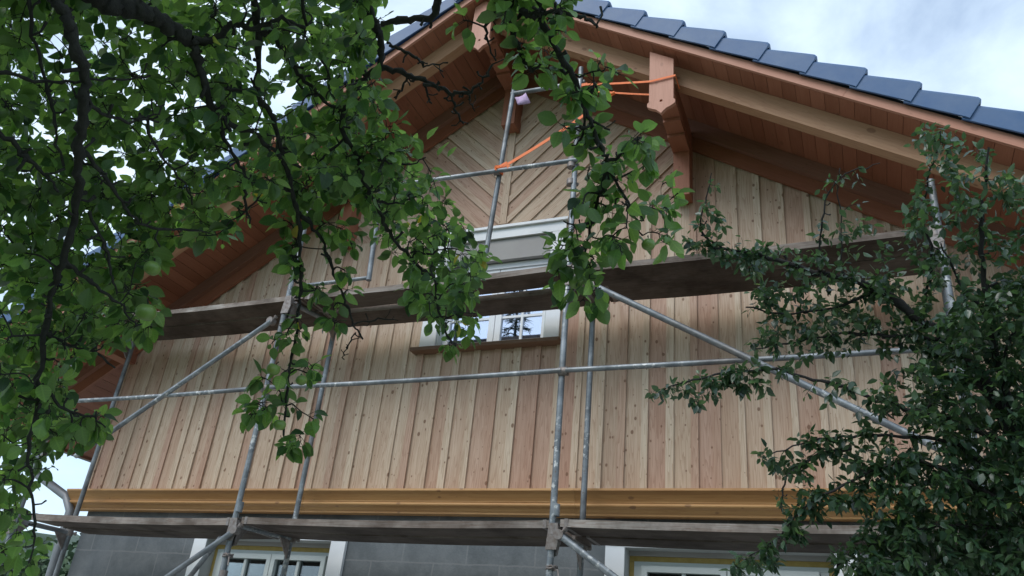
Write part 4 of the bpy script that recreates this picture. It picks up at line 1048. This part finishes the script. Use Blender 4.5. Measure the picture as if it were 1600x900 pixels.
for poly, dens, d0, d1 in PLEAFY:
    xs = [p[0] for p in poly]; ys = [p[1] for p in poly]
    for _ in range(int((max(xs)-min(xs))*(max(ys)-min(ys))/1e4*dens)):
        x, y = rnd.uniform(min(xs), max(xs)), rnd.uniform(min(ys), max(ys))
        if inside([(1190, 555), (1230, 560), (1460, 675), (1450, 712), (1185, 592)], x, y) and rnd.random() < .72: continue
        if inside(poly, x, y): clusters.append((away(x, y, rnd.uniform(d0, d1)), rnd.random()))
def tone_plum(): return min(1, max(0, rnd.gauss(.42, .25)))
for p, u in order(clusters):
    q, r, dist = sk.nearest(p)
    if dist > 1.0: continue
    p = Vector(p); mid = (q+p)/2+Vector((rnd.gauss(0, .1), rnd.gauss(0, .1), rnd.gauss(.05, .1)))*dist
    c = smooth([q, mid, p], 4); rr = min(r*.7, .0015+.005*dist)
    tw.tube(c, [rr+(.0010-rr)*i/(len(c)-1) for i in range(len(c))], 4, .5, False, .2); sk.extend(c[2:], [rr*.8]*(len(c)-2))
    axis = (c[-1]-c[-2]).normalized() if dist > .005 else Vector((0, 0, 1))
    # alternate leaves along the last decimetre of the shoot
    n_ = rnd.randint(5, 8); back = min(dist+.03, .11)
    for k_ in range(n_):
        b_ = p-axis*back*(k_/n_); a = k_*2.4+u*6
        s_ = axis.orthogonal().normalized(); q2 = axis.cross(s_); o_ = s_*math.cos(a)+q2*math.sin(a)
        d = (o_*.9+axis*.5+Vector((0, 0, rnd.uniform(-.9, -.0)))).normalized(); L = .047*rnd.uniform(.5, 1.2)
        nrm = (Vector((0, 0, .9))+Vector((rnd.gauss(0, .6), rnd.gauss(-.1, .6), 0))).normalized()
        lv.add(b_+d*.008, d, nrm, L, L*rnd.uniform(.48, .62), rnd.uniform(.1, .5), rnd.uniform(-.1, .5), tone_plum(), rnd)
tr.build('trunk', M_TWIG, PLUM); tw.build('twigs', M_TWIG, PLUM); lv.build('crown', M_PLUM_LEAF, PLUM)
print('plum leaves', len(lv.t)//6)

# --- spruce behind the viewer, mirrored in the upper window
rnd = random.Random(4)
SPR = shell('spruce_tree', (-14.6, -20.5, 0), 'tall dark spruce mirrored as twigs in the upper window panes', 'tree')
b = MB(); b.tube([(-14.6, -20.5, -.2), (-14.6, -20.5, 10), (-14.55, -20.45, 20.5)], [.28, .17, .02], 10); b.build('trunk', M_BARK, SPR)
b = MB()
for i in range(150):
    z = 3+17.2*(i/150); L = .35+3.3*(1-z/20.6); a = i*2.4+rnd.uniform(-.3, .3); d = Vector((math.cos(a), math.sin(a), 0)); p0 = Vector((-14.58, -20.48, z))
    pts = [p0, p0+d*L*.5+Vector((0, 0, -.05*L)), p0+d*L+Vector((0, 0, -.12*L))]
    c = smooth(pts, 4); b.tube(c, [.028-.022*j/(len(c)-1) for j in range(len(c))], 4)
    for k_ in range(26):
        t = .12+.88*k_/26; q = c[min(len(c)-1, int(t*(len(c)-1)))]+Vector((rnd.gauss(0, .05), rnd.gauss(0, .05), 0)); l2 = rnd.uniform(.25, .75)*(1.15-t*.6)
        e = (d*.6+d.cross(Vector((0, 0, 1)))*rnd.choice((-1, 1))*.8+Vector((0, 0, -rnd.uniform(.1, .9)))).normalized()
        w_ = e.cross(Vector((rnd.gauss(0, 1), rnd.gauss(0, 1), 1))).normalized()*.022
        b.poly([q-w_, q+w_, q+e*l2+w_*.2, q+e*l2-w_*.2], tone=rnd.random())
b.build('crown', simple('spruce_needles', (.016, .034, .022), .8, noise=(.03, .055, .03), nscale=2), SPR)

# --- far wood at the foot of the hill, left of the house
rnd = random.Random(12); b = MB()
for i in range(60):
    yy = rnd.uniform(38, 60); px_ = rnd.uniform(-260, 190); base = at(px_, 900, yy); h_ = rnd.uniform(5.5, 8.5); w_ = h_*rnd.uniform(.22, .36); tn = rnd.random()
    b.tube([(base.x, base.y, -.2), (base.x, base.y, h_*.7)], [.16, .06], 6, tn)
    for k_ in range(260):
        t = rnd.random()**.8; rr = w_*(1-t)**.6*rnd.uniform(.5, 1.05); a = rnd.uniform(0, 6.28)
        p = Vector((base.x+rr*math.cos(a), base.y+rr*math.sin(a), h_*(.15+.85*t)+rnd.gauss(0, .15)))
        u_ = Vector((rnd.gauss(0, 1), rnd.gauss(0, 1), rnd.gauss(0, .6))).normalized()*.26; v_ = u_.orthogonal().normalized()*.2
        b.poly([p-u_, p-v_, p+u_, p+v_], None, tn)
o = b.build('far_wood', simple('far_wood_leaf', (.05, .085, .045), .9, noise=(.085, .13, .07), nscale=.25)); o['kind'] = 'stuff'
